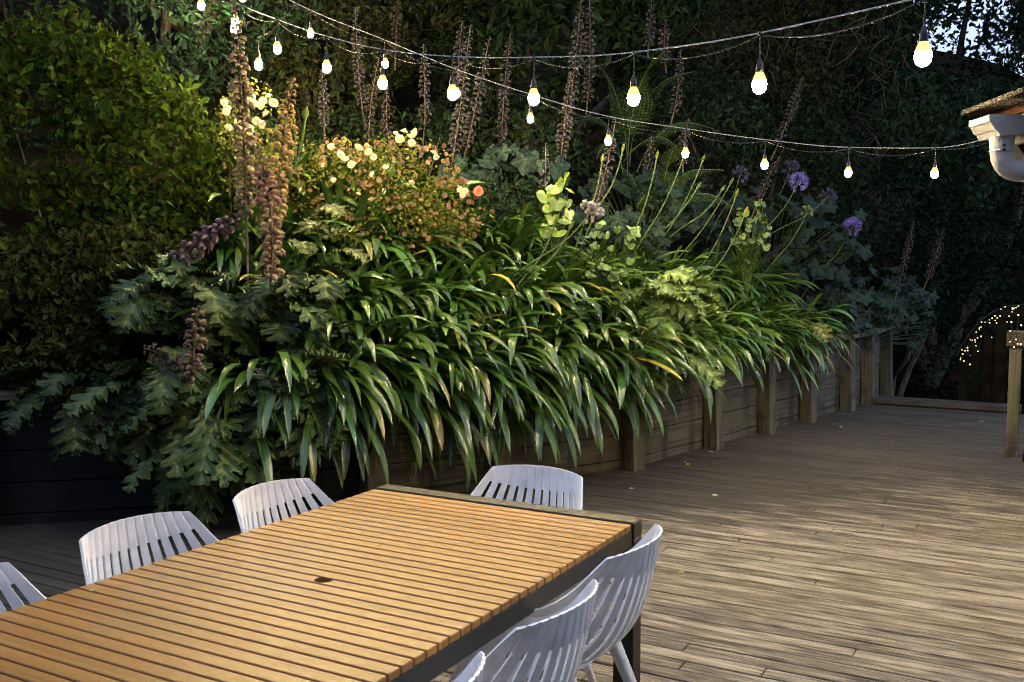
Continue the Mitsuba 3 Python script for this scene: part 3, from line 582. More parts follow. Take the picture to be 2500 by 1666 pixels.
for k, a in enumerate((-0.75, -0.4, 0.15, 0.7, 1.2, 1.7)):
    s_ += 1; agapanthus('broad leaved agapanthus clump in the row below the roses, {} from the dark lobed leaves'.format(ORD[k]), a, 0.95, 70, 0.74, 0.053, AZ_MID, 0.8, s_, GL, 0.35)
for k, a in enumerate((-0.7, -0.3, 0.1, 0.55, 1.0)):
    s_ += 1; agapanthus('broad leaved agapanthus clump with upright leaves against the roses, {} from the left'.format(ORD[k]), a, 1.28, 58, 0.80, 0.053, AZ_MID, 1.1, s_, GL, 0.8)
for k, a in enumerate((2.45, 2.85, 3.22, 3.75, 4.12, 4.55, 4.95, 5.35)):
    s_ += 1; agapanthus('narrow leaved agapanthus clump draping over the far wall, {} from the lime green acanthus'.format(ORD[k]), a, 0.14, 70, 0.72, 0.042, AZ_RIGHT, 0.65, s_, GR, 0.15, 0.35, hang=0.08)
for k, a in enumerate((2.3, 2.8, 3.3, 3.8, 4.3, 4.8, 5.3)):
    s_ += 1; agapanthus('narrow leaved agapanthus clump in the upper far row, {} from the lime green vine'.format(ORD[k]), a, 0.60, 62, 0.72, 0.042, AZ_RIGHT, 0.8, s_, GR, 0.3, 0.25)

# --- bear's breeches (acanthus): big lobed leaves at the left, one lime clump at the right
def acanthus(label, base, n, L, W, az0, spread, seed, col, vein, group=None, el=(10, 62), bend=(70, 128), lobes=5.4):
    r = np.random.default_rng(seed); t = thing('acanthus', label, 'acanthus', group)
    for k in range(n):
        az = az0 + r.normal(0, spread); e = r.uniform(*el); cc = np.asarray(col) * r.uniform(0.6, 1.4); vv = np.asarray(vein) * r.uniform(0.7, 1.25)
        v, f, c = lobed_leaf(np.asarray(base) + r.normal(0, 0.09, 3), az, e, L * r.uniform(0.7, 1.15), W * r.uniform(0.95, 1.3), min(r.uniform(*bend), e + 82), cc, vv, lobes * r.uniform(0.85, 1.1), r.uniform(1.0, 1.7), r.normal(0, 0.3), r.normal(0, 0.3), petiole=r.uniform(0.08, 0.22))
        obj('leaf', (v, f), 'm_acanthus', t, smooth=True, color=c)
    return t
AC, AV = (0.038, 0.074, 0.020), (0.115, 0.142, 0.046)
acanthus('dark lobed acanthus plant nearest the strap leaves, hanging over the wall', (-1.42, 6.55, 1.32), 34, 0.52, 0.31, -1.35, 0.8, 301, AC, AV)
acanthus('dark lobed acanthus plant trailing to the deck behind the white chairs', (-1.45, 6.26, 0.84), 38, 0.58, 0.31, -1.45, 0.7, 302, AC, AV, el=(-55, 40), bend=(30, 90))
acanthus('dark lobed acanthus plant right below the hedge, its big dull leaves facing the table', (-2.15, 6.35, 1.36), 34, 0.50, 0.31, -1.5, 0.8, 303, AC, AV)
acanthus('dark lobed acanthus plant low against the dark wall at the left', (-2.10, 6.10, 0.90), 36, 0.54, 0.31, -1.6, 0.75, 304, AC, AV, el=(-50, 40), bend=(30, 90))
acanthus('dark lobed acanthus plant hanging lowest, its tips touching the deck by the white chairs', (-1.82, 6.12, 0.72), 32, 0.62, 0.32, -1.4, 0.6, 310, AC, AV, el=(-75, -5), bend=(10, 60))
acanthus('lobed acanthus plant farthest left over the dark wall, shade put into its darker leaf colour', (-2.60, 6.02, 0.84), 14, 0.56, 0.32, -1.8, 0.8, 305, (0.014, 0.028, 0.012), (0.05, 0.065, 0.03), el=(-20, 45), bend=(40, 100))  # leaf colours darkened to stand for shade
acanthus('lobed acanthus plant by the flower spikes, lamp light put into its paler leaf colour', (-1.42, 6.72, 1.74), 7, 0.36, 0.24, -1.3, 1.1, 306, (0.07, 0.10, 0.025), (0.26, 0.28, 0.10))  # leaf and vein colours lifted to carry the lamp light
acanthus('lime green acanthus plant spilling over the wall among the far strap leaves', (1.16, 8.06, 1.26), 22, 0.56, 0.34, -1.0, 0.95, 307, (0.10, 0.17, 0.030), (0.30, 0.36, 0.10), el=(0, 60))
acanthus('lime green acanthus leaves hanging below the top of the wall near a square post', (1.12, 7.86, 0.98), 14, 0.48, 0.30, -1.1, 0.7, 308, (0.085, 0.15, 0.028), (0.28, 0.33, 0.10), el=(-40, 20), bend=(30, 80))
acanthus('small yellow green acanthus plant drooping beside the wall capping', (2.72, 9.68, 0.95), 6, 0.34, 0.26, -1.0, 0.7, 309, (0.12, 0.15, 0.02), (0.30, 0.32, 0.07), el=(-20, 40), bend=(40, 100))

# --- acanthus flower spikes
def spike(label, p0, p1, wid, bract, flower, seed, bowv=(0, 0, 0), start=0.18, group=None):
    r = np.random.default_rng(seed); p0, p1 = np.array(p0, float), np.array(p1, float); t = thing('acanthus_flower_spike', label, 'flower spike', group)
    L = np.linalg.norm(p1 - p0); c = smooth_path([p0, (p0 + p1) / 2 + np.array(bowv), p1], 30)
    obj('stem', tube(c, np.linspace(0.010, 0.004, 30) * min(1, wid / 0.07), 6), 'm_bark', t, smooth=True)
    V, F, C, n = [], [], [], 0
    rows = int(L * (1 - start) / (wid * 0.46))
    nb = int(rows * 3.1)
    for k in range(nb):
        if meshkit.noise(np.array([k * 0.21, seed * 1.7, 0.5])) < 0.22 or r.uniform() < 0.06: continue
        s = start + (1 - start) * (k + 0.5) / nb; i = s * 29; i0 = int(i); pc = c[i0] * (1 - i + i0) + c[min(29, i0 + 1)] * (i - i0); ax = unit(c[min(29, i0 + 1)] - c[max(0, i0 - 1)])
        e1 = unit(np.cross(ax, [0.3, 1, 0.1])); e2 = np.cross(ax, e1); sz = wid * (1.0 - 0.62 * max(0, (s - 0.72) / 0.28))
        an = k * 2.39996 + r.normal(0, 0.25); d = e1 * math.cos(an) + e2 * math.sin(an); sd = np.cross(ax, d); ll = sz * r.uniform(0.72, 1.12); dip = r.uniform(-0.12, 0.28); w = ll * 0.23
        P0 = pc + d * 0.004; P1 = pc + d * ll * 0.38 + ax * ll * (0.10 + dip * 0.5); P2 = pc + d * ll * 0.74 + ax * ll * (0.13 + dip * 0.8); P3 = pc + d * ll * 1.0 + ax * ll * (-0.02 + dip * 0.8)
        V += [P0, P1 + sd * w, P1 + ax * w * 0.8, P1 - sd * w, P2 + sd * w * 0.9, P2 + ax * w * 0.7, P2 - sd * w * 0.9, P3, (P1 + P2) / 2 - ax * w * 0.8, P3 * 0.85 + P2 * 0.15 - ax * w * 1.1]
        F += [[n, n + 1, n + 2], [n, n + 2, n + 3], [n + 1, n + 4, n + 5], [n + 1, n + 5, n + 2], [n + 2, n + 5, n + 6], [n + 2, n + 6, n + 3], [n + 4, n + 7, n + 5], [n + 5, n + 7, n + 6], [n, n + 8, n + 1], [n, n + 3, n + 8], [n + 1, n + 8, n + 4], [n + 3, n + 6, n + 8], [n + 4, n + 8, n + 9], [n + 6, n + 9, n + 8], [n + 4, n + 9, n + 6]]
        cb = np.array(bract) * r.uniform(0.65, 1.25); cf = np.array(flower) * r.uniform(0.7, 1.2)
        C += [cb * 0.7, cb, cb * 1.1, cb, cb * 1.05, cb * 1.2, cb * 1.05, cf, cf * 0.8, cf]; n += 10
    obj('bracts', (np.array(V), np.array(F)), 'm_petal', t, smooth=True, color=np.array(C).clip(0, 0.9))
    return t
BR, FL = (0.18, 0.135, 0.095), (0.55, 0.48, 0.34)  # raised above the plain tone to stand in for light from the front
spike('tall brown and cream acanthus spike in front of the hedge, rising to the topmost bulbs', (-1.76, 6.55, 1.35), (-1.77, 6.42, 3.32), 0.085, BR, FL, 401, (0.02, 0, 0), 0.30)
spike('leaning acanthus spike with a golden tip beside the cream roses', (-1.52, 6.30, 1.50), (-1.375, 6.30, 2.79), 0.085, (0.30, 0.20, 0.09), (0.50, 0.40, 0.22), 402, (-0.03, 0, 0), 0.30)
spike('pinkish brown acanthus spike standing in front of the rose bush', (-1.46, 6.05, 1.58), (-1.52, 5.98, 2.32), 0.085, (0.24, 0.14, 0.12), (0.46, 0.34, 0.28), 403, (0.02, 0, 0), 0.05)
spike('pale acanthus spike standing low over the lobed leaves beside the strap leaves', (-1.46, 5.95, 1.50), (-1.44, 5.92, 2.00), 0.080, (0.30, 0.22, 0.13), (0.50, 0.42, 0.25), 408, (0.01, 0, 0), 0.05)
spike('purple acanthus spike lying almost level below the hedge', (-2.06, 6.0, 1.63), (-1.60, 5.98, 1.92), 0.085, (0.15, 0.085, 0.095), (0.40, 0.34, 0.40), 404, (0, 0, 0.02), 0.0)
spike('purple grey acanthus spike with open pale flowers under the tall spike', (-1.92, 6.02, 1.72), (-1.70, 5.98, 1.90), 0.08, (0.22, 0.14, 0.16), (0.62, 0.55, 0.62), 409, (0, 0, 0.02), 0.0)
spike('short stout acanthus spike among dark lobed leaves above the chairs', (-1.86, 5.66, 0.93), (-1.80, 5.62, 1.38), 0.075, (0.22, 0.155, 0.115), (0.36, 0.30, 0.24), 405, (0, 0, 0), 0.05)
spike('drooping brownish acanthus spike next to the short stout one', (-1.84, 5.68, 0.97), (-2.13, 5.66, 1.14), 0.07, (0.12, 0.095, 0.06), (0.25, 0.23, 0.16), 406, (0, 0, 0.02), 0.0)
BACK = [((-1.39, 9.3, 3.13), (-1.44, 9.25, 3.96), 0.075), ((-1.11, 9.6, 3.62), (-1.07, 9.55, 4.15), 0.075), ((-1.25, 8.8, 2.73), (-1.16, 8.75, 3.41), 0.075), ((-1.07, 8.8, 2.71), (-1.09, 8.75, 3.15), 0.070),
        ((-0.83, 9.2, 2.84), (-0.81, 9.15, 3.62), 0.080), ((-1.68, 8.9, 2.85), (-1.68, 8.85, 3.33), 0.070), ((-0.56, 8.8, 2.36), (-0.36, 8.75, 3.69), 0.085), ((-0.41, 9.1, 2.71), (-0.2, 9.05, 3.66), 0.085),
        ((-0.08, 9.2, 2.74), (-0.01, 9.15, 3.71), 0.080), ((-0.51, 9.6, 3.36), (-0.47, 9.55, 3.92), 0.090), ((0.4, 8.7, 2.24), (0.51, 8.65, 3.27), 0.090), ((0.23, 8.3, 1.87), (0.28, 8.25, 2.61), 0.075),
        ((0.5, 9.5, 2.95), (0.65, 9.45, 4.12), 0.090), ((0.72, 9.8, 3.23), (0.75, 9.75, 4.16), 0.085), ((1.57, 9.8, 3.11), (1.64, 9.75, 3.69), 0.080), ((1.39, 10.2, 3.83), (1.41, 10.15, 4.26), 0.085),
        ((1.54, 10.0, 3.63), (1.52, 9.95, 4.03), 0.080), ((0.73, 8.6, 2.2), (0.89, 8.55, 2.87), 0.075), ((1.63, 9.4, 2.56), (1.66, 9.35, 2.97), 0.070), ((2.83, 10.6, 2.91), (3.06, 10.55, 3.57), 0.085),
        ((2.48, 10.0, 2.21), (2.68, 9.95, 2.69), 0.070), ((4.56, 11.6, 1.39), (4.69, 11.55, 2.11), 0.070), ((4.97, 11.8, 1.43), (5.13, 11.75, 2.04), 0.070), ((1.23, 9.2, 2.46), (1.28, 9.15, 2.79), 0.070)]
STALKS = [((-1.56, 6.7, 2.08), (-1.36, 6.55, 2.56), 'bigbud'), ((-1.04, 7.05, 2.04), (-0.85, 6.9, 2.22), 'bigbud2'), ((0.06, 7.05, 1.49), (0.3, 6.9, 1.9), 'bud'),
          ((0.15, 7.25, 1.54), (0.41, 7.1, 1.86), 'bud'), ((0.15, 7.35, 1.63), (0.56, 7.2, 1.98), 'opening'), ((0.74, 8.45, 2.1), (0.92, 8.3, 2.55), 'bud'),
          ((0.59, 8.35, 1.91), (0.74, 8.2, 2.45), 'bud'), ((1.02, 8.55, 1.81), (1.22, 8.4, 2.5), 'bud'), ((1.11, 8.65, 1.78), (1.46, 8.5, 2.51), 'bud'),
          ((1.3, 8.95, 1.74), (1.68, 8.8, 2.51), 'bud'), ((1.66, 8.85, 1.52), (1.96, 8.7, 2.2), 'bud'), ((1.47, 9.05, 1.6), (1.95, 8.9, 2.32), 'bud'),
          ((1.18, 8.75, 1.78), (1.6, 8.6, 2.26), 'bud'), ((1.71, 8.75, 1.45), (2.02, 8.6, 2.04), 'yellow'), ((2.51, 9.95, 1.92), (2.83, 9.8, 2.42), 'flower'),
          ((2.79, 10.35, 1.97), (3.25, 10.2, 2.3), 'half'), ((2.55, 9.75, 1.59), (2.86, 9.6, 2.11), 'seed'), ((3.31, 10.55, 1.54), (3.58, 10.4, 2.0), 'flower'),
          ((2.1, 9.95, 2.12), (2.25, 9.8, 2.49), 'half'), ((2.71, 10.55, 2.15), (2.91, 10.4, 2.61), 'half'), ((1.52, 8.95, 1.93), (1.85, 8.8, 2.25), 'bud')]
RANK = {k: i for i, k in enumerate(sorted(range(len(BACK)), key=lambda k: BACK[k][1][0] / BACK[k][1][1]))}
for k, (p0, p1, w) in enumerate(BACK):
    up_ = np.array(p1) - np.array(p0)
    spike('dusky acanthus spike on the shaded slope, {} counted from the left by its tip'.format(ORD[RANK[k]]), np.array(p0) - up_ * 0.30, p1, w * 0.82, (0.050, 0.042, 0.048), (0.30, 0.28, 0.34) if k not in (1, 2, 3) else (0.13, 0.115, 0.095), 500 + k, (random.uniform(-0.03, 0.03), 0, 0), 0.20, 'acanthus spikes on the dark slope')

# --- agapanthus flower stems
def florets(c, up, R, n, col, seed, openness=1.0, half=False):
    r = np.random.default_rng(seed); V, F, C, m = [], [], [], 0; up = unit(up)
    for k in range(n):
        d = unit(r.normal(0, 1, 3)); d = unit(d + up * (0.75 if half else 0.45)); e1 = unit(np.cross(d, [0.2, 0.4, 1])); e2 = np.cross(d, e1); L = R * r.uniform(0.85, 1.08)
        s = c + d * L * 0.45
        for q in range(3):                                           # pedicel: thin three-sided spindle
            pass
        w = 0.0016; V += [c + e1 * w, c - e1 * w * 0.5 + e2 * w, c - e1 * w * 0.5 - e2 * w, s]; F += [[m, m + 1, m + 3], [m + 1, m + 2, m + 3], [m + 2, m, m + 3]]; C += [np.array([0.10, 0.13, 0.05])] * 4; m += 4
        cc = np.array(col) * r.uniform(0.7, 1.25); op = openness * r.uniform(0.6, 1.1)
        for q in range(6):
            an = q * math.pi / 3; o = e1 * math.cos(an) + e2 * math.sin(an); sd = np.cross(d, o); pw = R * 0.085
            b0, b1, b2 = s, s + d * L * 0.32 + o * R * 0.10 * (0.5 + op), s + d * L * 0.52 + o * R * 0.34 * op
            V += [b0, b1 + sd * pw, b1 - sd * pw, b2]; F += [[m, m + 1, m + 2], [m + 1, m + 3, m + 2]]; C += [cc * 0.9, cc, cc, cc * 1.15]; m += 4
    return np.array(V), np.array(F), np.array(C).clip(0, 0.9)
def bud(c, ax, L, W):
    ax = unit(ax); e1 = unit(np.cross(ax, [0.1, 1, 0.3])); e2 = np.cross(ax, e1); pr = [(0.15, 0), (0.55, 0.12), (0.9, 0.32), (1, 0.5), (0.7, 0.72), (0.28, 0.9), (0.03, 1.0)]; n = 8
    V = np.array([c + ax * L * z + (e1 * math.cos(k * 2 * math.pi / n) + e2 * math.sin(k * 2 * math.pi / n)) * W * rr for rr, z in pr for k in range(n)]); F = []
    for i in range(len(pr) - 1):
        for j in range(n): F.append([i * n + j, i * n + (j + 1) % n, (i + 1) * n + (j + 1) % n, (i + 1) * n + j])
    return V, np.array(F)
STL = {'bigbud': 'thick pale green stem with one fat closed bud leaning beside the cream roses', 'bigbud2': 'green stem with a plump bud standing against the dried roses',
       'opening': 'agapanthus stem with a bursting spiky lilac and lime flower head above the strap leaves', 'yellow': 'straight agapanthus stem with a bright yellow bud',
       'seed': 'agapanthus stem with a small pale green half closed flower head below the violet ones'}
VIO = ['full violet blue agapanthus flower head, the brightest and largest', 'small violet blue agapanthus flower head nearest the stairs', ]
HAL = ['dim greyish lilac agapanthus head farthest left of the bright violet one', 'dim violet agapanthus head just behind the bright violet one', 'dusky half open violet agapanthus head just right of the brightest one']
STALKS.sort(key=lambda q: q[1][0] / q[1][1]); NB = 0
for k, (p0, p1, kd) in enumerate(STALKS):
    p0, p1 = np.array(p0), np.array(p1); ax = p1 - p0
    if kd == 'flower': lab = VIO.pop(0); grp = None
    elif kd == 'half': lab = HAL.pop(0); grp = None
    elif kd == 'bud': lab, grp = 'thin agapanthus stem with a small pointed bud, {} such stem from the left'.format(ORD[NB]), 'budded agapanthus stems'; NB += 1
    else: lab, grp = STL[kd], None
    t = thing('agapanthus_flower', lab, 'flower', grp)
    rad = 0.013 if kd == 'bigbud' else 0.0075
    mid = (p0 + p1) / 2 + np.array([0.02, 0, -0.03]); c = smooth_path([p0 - ax * 0.8, p0, mid, p1], 24)
    obj('stem', tube(c, np.linspace(rad, rad * 0.75, 24), 7), 'm_stem', t, smooth=True)
    d = unit(c[-1] - c[-3])
    if kd in ('bud', 'bigbud', 'bigbud2', 'yellow'):
        L, W = {'bud': (0.085, 0.014), 'bigbud': (0.105, 0.021), 'bigbud2': (0.11, 0.022), 'yellow': (0.085, 0.018)}[kd]
        v, f = bud(p1 - d * 0.005, d, L, W); cc = np.array((0.30, 0.30, 0.05) if kd == 'yellow' else (0.16, 0.22, 0.06))
        obj('bud', (v, f), 'm_petal', t, smooth=True, color=np.tile(cc, (len(v), 1)))
    else:
        R, n, col, op, hf = {'flower': (0.108, 40, (0.19, 0.175, 0.50), 1.0, False), 'half': (0.10, 34, (0.11, 0.105, 0.21), 0.35, False), 'opening': (0.115, 44, (0.42, 0.40, 0.42), 0.25, True), 'seed': (0.075, 34, (0.24, 0.27, 0.16), 0.15, True)}[kd]
        
        v, f, c_ = florets(p1, d, R, n, col, 600 + k, op, hf); obj('flower_head', (v, f), 'm_petal', t, color=c_)

# --- roses
def rose_bush(label, blobs, nleaf, blooms, dry, seed, base, bloom_r=0.032):
    t = thing('rose_bush', label, 'rose'); r = np.random.default_rng(seed)
    P, N, rr = blob_points(blobs, nleaf, seed, (0.55, 1.05), 0.2, 3.0)
    v, f, c = leaf_cloud(P, N, 0.034, (0.15, 0.165, 0.035), 0.55, 0.0, rr, 0.8, 0.4); obj('leaves', (v, f), 'm_leaf_dull', t, color=c)
    obj('stem', limb_tree(base, [np.array(b[0]) + r.normal(0, 0.5, 3) * np.array(b[1]) for b in blobs for _ in range(6)], 0.012, seed), 'm_bark', t, smooth=True)
    def flower(c, R, n1, col, cv):
        V, F, C, m = [], [], [], 0; ax = unit(np.array([0.1, -1.0, 0.45]) + r.normal(0, 0.5, 3)); e1 = unit(np.cross(ax, [0.3, 0.2, 1])); e2 = np.cross(ax, e1)
        for ring, (rad, cup, np_) in enumerate(((1.0, 0.15, 6), (0.72, 0.5, 5), (0.42, 0.8, 4))[:n1]):
            for q in range(np_):
                an = q * 2 * math.pi / np_ + ring * 0.6 + r.normal(0, 0.12); o = e1 * math.cos(an) + e2 * math.sin(an); sd = np.cross(ax, o); w = R * rad * 0.62
                b1 = c + o * R * rad * 0.55 + ax * R * cup * 0.45; b2 = c + o * R * rad * r.uniform(0.9, 1.1) + ax * R * cup * r.uniform(0.7, 1.1)
                V += [c, b1 + sd * w, b1 - sd * w, b2 + sd * w * 0.55, b2 - sd * w * 0.55]; F += [[m, m + 1, m + 2], [m + 1, m + 3, m + 2], [m + 2, m + 3, m + 4]]; cc = np.array(col) * r.uniform(1 - cv, 1 + cv); C += [cc * 0.75, cc, cc, cc, cc * 1.05]; m += 5
        return np.array(V), np.array(F), np.array(C).clip(0, 0.88)
    for p, R, col in blooms:
        v, f, c = flower(np.array(p), R, 3, col, 0.08); obj('bloom', (v, f), 'm_petal', t, color=c)
    vs, cs = [], []
    P, N, rr = blob_points(dry[0], dry[1], seed + 3, (0.86, 1.05), 0.2, 3.0, front=np.array([0.1, -0.9, 0.45]))
    for p in P:
        v, f, c = flower(p, r.uniform(0.010, 0.022), r.integers(1, 3), np.array([0.36, 0.245, 0.12]) * r.uniform(0.5, 1.25) * np.array([1, r.uniform(0.75, 1.2), r.uniform(0.7, 1.5)]), 0.25); vs.append((v, f)); cs.append(c)
    if vs:
        k = obj('dried_blooms', join(vs), 'm_petal', t, color=np.vstack(cs)); labels[k] = {'kind': 'stuff', 'label': 'faded brown and peach rose blooms'}
    return t
CREAM, PINK = (0.80, 0.74, 0.52), (0.78, 0.30, 0.22)
rb = np.random.default_rng(71); RB = [((-1.52, 7.45, 2.02), (0.34, 0.34, 0.32)), ((-1.0, 7.35, 1.92), (0.75, 0.28, 0.22)), ((-1.30, 7.55, 2.20), (0.50, 0.36, 0.33)), ((-0.88, 7.55, 2.22), (0.50, 0.36, 0.36)), ((-0.55, 7.55, 2.02), (0.38, 0.32, 0.26))]
bl = [((x, y, z), R * rb.uniform(0.6, 0.9), CREAM) for x, y, z, R in
      [(-0.78, 7.20, 2.57, .045), (-0.74, 7.18, 2.53, .045), (-0.81, 7.19, 2.52, .04), (-0.70, 7.18, 2.56, .045), (-0.72, 7.16, 2.49, .04), (-0.84, 7.2, 2.56, .035), (-0.57, 7.22, 2.42, .04), (-0.55, 7.2, 2.39, .035), (-1.23, 7.14, 2.40, .04), (-1.19, 7.12, 2.37, .04), (-1.15, 7.13, 2.33, .035), (-1.03, 7.13, 2.42, .04), (-0.99, 7.12, 2.38, .038), (-1.30, 7.15, 2.46, .03), (-1.10, 7.14, 2.45, .035), (-0.38, 7.22, 2.16, .035), (-0.36, 7.2, 2.12, .032), (-0.34, 7.22, 2.15, .03), (-1.00, 7.1, 2.26, .03), (-1.28, 7.12, 2.22, .03), (-0.92, 7.1, 2.14, .03), (-1.10, 7.1, 2.12, .03), (-1.36, 7.2, 2.33, .032), (-0.90, 7.1, 2.31, .03), (-0.72, 7.12, 2.2, .028)]] + [((-0.245, 7.22, 2.15), 0.036, PINK)]
rose_bush('sprawling rose bush with cream blooms on top and many dried brown clusters', RB, 7500, bl, ([(c, r) for c, r in RB], 480), 81, (-0.95, 7.6, 1.4))
rc = np.random.default_rng(72)
bl = [((x + rc.normal(0, 0.02), y, z + rc.normal(0, 0.02)), 0.034 * rc.uniform(0.7, 1.1), CREAM) for x, y, z in
      [(-1.98, 6.95, 2.74), (-1.95, 6.93, 2.70), (-2.0, 6.95, 2.68), (-1.92, 6.95, 2.62), (-1.88, 6.92, 2.60), (-1.93, 6.93, 2.56), (-1.87, 6.93, 2.54), (-1.83, 6.95, 2.77), (-1.79, 6.93, 2.75), (-1.76, 6.95, 2.71), (-1.72, 6.94, 2.73), (-1.69, 6.95, 2.77), (-1.70, 6.93, 2.69), (-1.79, 6.95, 2.60), (-1.75, 6.93, 2.57), (-1.82, 6.94, 2.57), (-1.66, 6.95, 2.72), (-1.73, 6.95, 2.62)]]
rose_bush('climbing rose with loose clusters of pale cream blooms between the hedge and the golden spike', [((-1.85, 7.15, 2.55), (0.30, 0.26, 0.36)), ((-1.78, 7.1, 2.15), (0.28, 0.25, 0.3))], 1500, bl, ([((-1.8, 7.1, 2.3), (0.25, 0.2, 0.25))], 40), 82, (-1.85, 7.2, 1.5))

# --- broad lobed foliage plants, vine, fern
def broad_plant(name, label, cat, spots, R, col, vein, seed, lobes=5, cut=0.42, group=None, bsdf='m_broad', nrm=(0.15, -0.8, 0.5), stem_to=None):
    r = np.random.default_rng(seed); t = thing(name, label, cat, group); ends = []
    for p in spots:
        n_ = unit(np.array(nrm) + r.normal(0, 0.42, 3)); td = np.array([r.normal(0, 0.5), -0.3, -0.8]); cc = np.array(col) * r.uniform(0.6, 1.4)
        v, f, c = palm_leaf(np.array(p), n_, td, R * r.uniform(0.65, 1.2), cc, np.array(vein) * r.uniform(0.8, 1.2), lobes, cut); obj('leaf', (v, f), bsdf, t, smooth=True, color=c); ends.append(p)
    b = np.array(stem_to if stem_to is not None else np.mean(spots, 0) + [0, 0.4, -0.6])
    obj('stem', join([tube(smooth_path([b, (b + np.array(e)) / 2 + [0, 0.05, 0.08], np.array(e)], 8), 0.004, 5) for e in ends]), 'm_stem', t, smooth=True)
    return t
def scat(c, rad, n, seed):
    r = np.random.default_rng(seed); d = unit(r.normal(0, 1, (n, 3)) * [1, 0.7, 1]); d[:, 1] = -np.abs(d[:, 1]); return np.array(c) + d * np.array(rad) * r.uniform(0.55, 1, (n, 1))
BLU, BLV = (0.010, 0.024, 0.014), (0.022, 0.042, 0.024)
broad_plant('broad_leaf_shrub', 'dark blue green shrub with broad lobed leaves right behind the rose bush', 'shrub', scat((-0.02, 8.7, 2.25), (0.62, 0.4, 0.42), 70, 11), 0.125, BLU, BLV, 12, 5, 0.3)
broad_plant('broad_leaf_shrub', 'dark blue green broad leaved shrub beneath the ferns, mid slope', 'shrub', scat((1.15, 9.3, 2.15), (0.8, 0.4, 0.42), 70, 13), 0.12, BLU, BLV, 14, 5, 0.3)
broad_plant('broad_leaf_shrub', 'dark broad leaved shrub around the violet flower heads', 'shrub', scat((2.75, 10.6, 1.9), (1.1, 0.4, 0.55), 95, 15), 0.13, BLU, BLV, 16, 5, 0.34)
broad_plant('broad_leaf_shrub', 'dull broad leaved shrub covering the slope below the budded stems', 'shrub', scat((0.75, 8.75, 1.75), (0.7, 0.35, 0.35), 55, 25), 0.11, BLU, BLV, 26, 5, 0.34)
broad_plant('creeper', 'bluish lobed creeper tumbling over the far end of the retaining wall', 'creeper', np.vstack([scat((3.55, 10.95, 1.02), (0.55, 0.35, 0.35), 60, 17), scat((4.35, 11.9, 1.15), (0.6, 0.4, 0.45), 75, 18), scat((4.95, 12.5, 1.0), (0.45, 0.3, 0.5), 50, 19)]), 0.12, (0.014, 0.032, 0.026), (0.035, 0.062, 0.05), 20, 5, 0.4)
broad_plant('vine', 'bright lime vine with heart shaped leaves climbing a flower spike above the strap leaves', 'vine', [(0.40, 7.7, 2.27), (0.33, 7.68, 2.22), (0.44, 7.7, 2.20), (0.35, 7.66, 2.10), (0.29, 7.68, 2.06), (0.43, 7.69, 2.10), (0.31, 7.67, 1.98), (0.40, 7.68, 1.97), (0.28, 7.69, 1.89), (0.36, 7.66, 1.87), (0.26, 7.7, 2.16), (0.45, 7.7, 2.02)], 0.078, (0.16, 0.24, 0.035), (0.30, 0.36, 0.10), 21, 3, 0.22, bsdf='m_strap', stem_to=(0.34, 7.85, 1.5))
broad_plant('herb', 'pale green soft leaved herb among the strap leaves, below the lilac flower head', 'herb', scat((0.78, 7.75, 1.70), (0.28, 0.2, 0.28), 46, 22), 0.040, (0.10, 0.17, 0.05), (0.16, 0.24, 0.09), 23, 3, 0.15, bsdf='m_acanthus', stem_to=(0.8, 7.95, 1.2))
broad_plant('herb', 'grey green soft leaved herb among the far strap leaves, by the yellow bud', 'herb', scat((2.15, 8.95, 1.95), (0.22, 0.2, 0.25), 46, 32), 0.040, (0.07, 0.12, 0.05), (0.12, 0.18, 0.09), 33, 3, 0.15, bsdf='m_acanthus', stem_to=(2.2, 9.2, 1.3))
def fern(label, base, tips, seed):
    r = np.random.default_rng(seed); t = thing('fern', label, 'fern')
    for tip in tips:
        b, e = np.array(base) + r.normal(0, 0.05, 3), np.array(tip); L = np.linalg.norm(e - b); c = smooth_path([b, b * 0.4 + e * 0.6 + UP * L * 0.28, e], 40); tg = unit(np.gradient(c, axis=0)); sd = unit(np.cross(tg, [0.1, -0.5, 1])); V, F, C, m = [], [], [], 0
        for k in range(8, 40):
            s = (k - 8) / 31; ll = 0.17 * L * (math.sin(math.pi * min(1, 0.18 + 0.82 * s)) ** 0.8 + 0.03)
            for sg in (-1, 1):
                d = unit(sd[k] * sg + tg[k] * 0.5 - UP * 0.35)
                for q in range(5):                                 # leaflets along each pinna
                    q0 = c[k] + d * ll * q / 5; wv = ll * 0.16 * (1 - q / 6)
                    V += [q0, q0 + d * ll * 0.2 + tg[k] * wv, q0 + d * ll * 0.24, q0 + d * ll * 0.2 - tg[k] * wv]; F += [[m, m + 1, m + 2], [m, m + 2, m + 3]]; C += [np.array([0.032, 0.056, 0.022]) * r.uniform(0.6, 1.4)] * 4; m += 4
        obj('frond', (np.array(V), np.array(F)), 'm_leaf_dull', t, color=np.array(C)); obj('stalk', tube(c, np.linspace(0.006, 0.002, 40), 5), 'm_stem', t, smooth=True)
fern('bracken fern with curled arching fronds on the slope, behind the largest middle bulb', (1.15, 9.9, 2.55), [(0.75, 9.6, 3.55), (1.75, 9.6, 3.45), (0.6, 9.5, 3.0), (1.95, 9.6, 2.9), (1.45, 9.5, 3.62), (1.6, 9.4, 2.65), (0.8, 9.4, 2.6)], 91)
fern('bracken fern lower on the slope among the budded stems', (1.35, 9.2, 1.95), [(0.9, 8.9, 2.5), (1.9, 8.9, 2.45), (1.5, 8.8, 2.7), (1.1, 8.75, 2.1), (2.0, 8.9, 2.1)], 92)

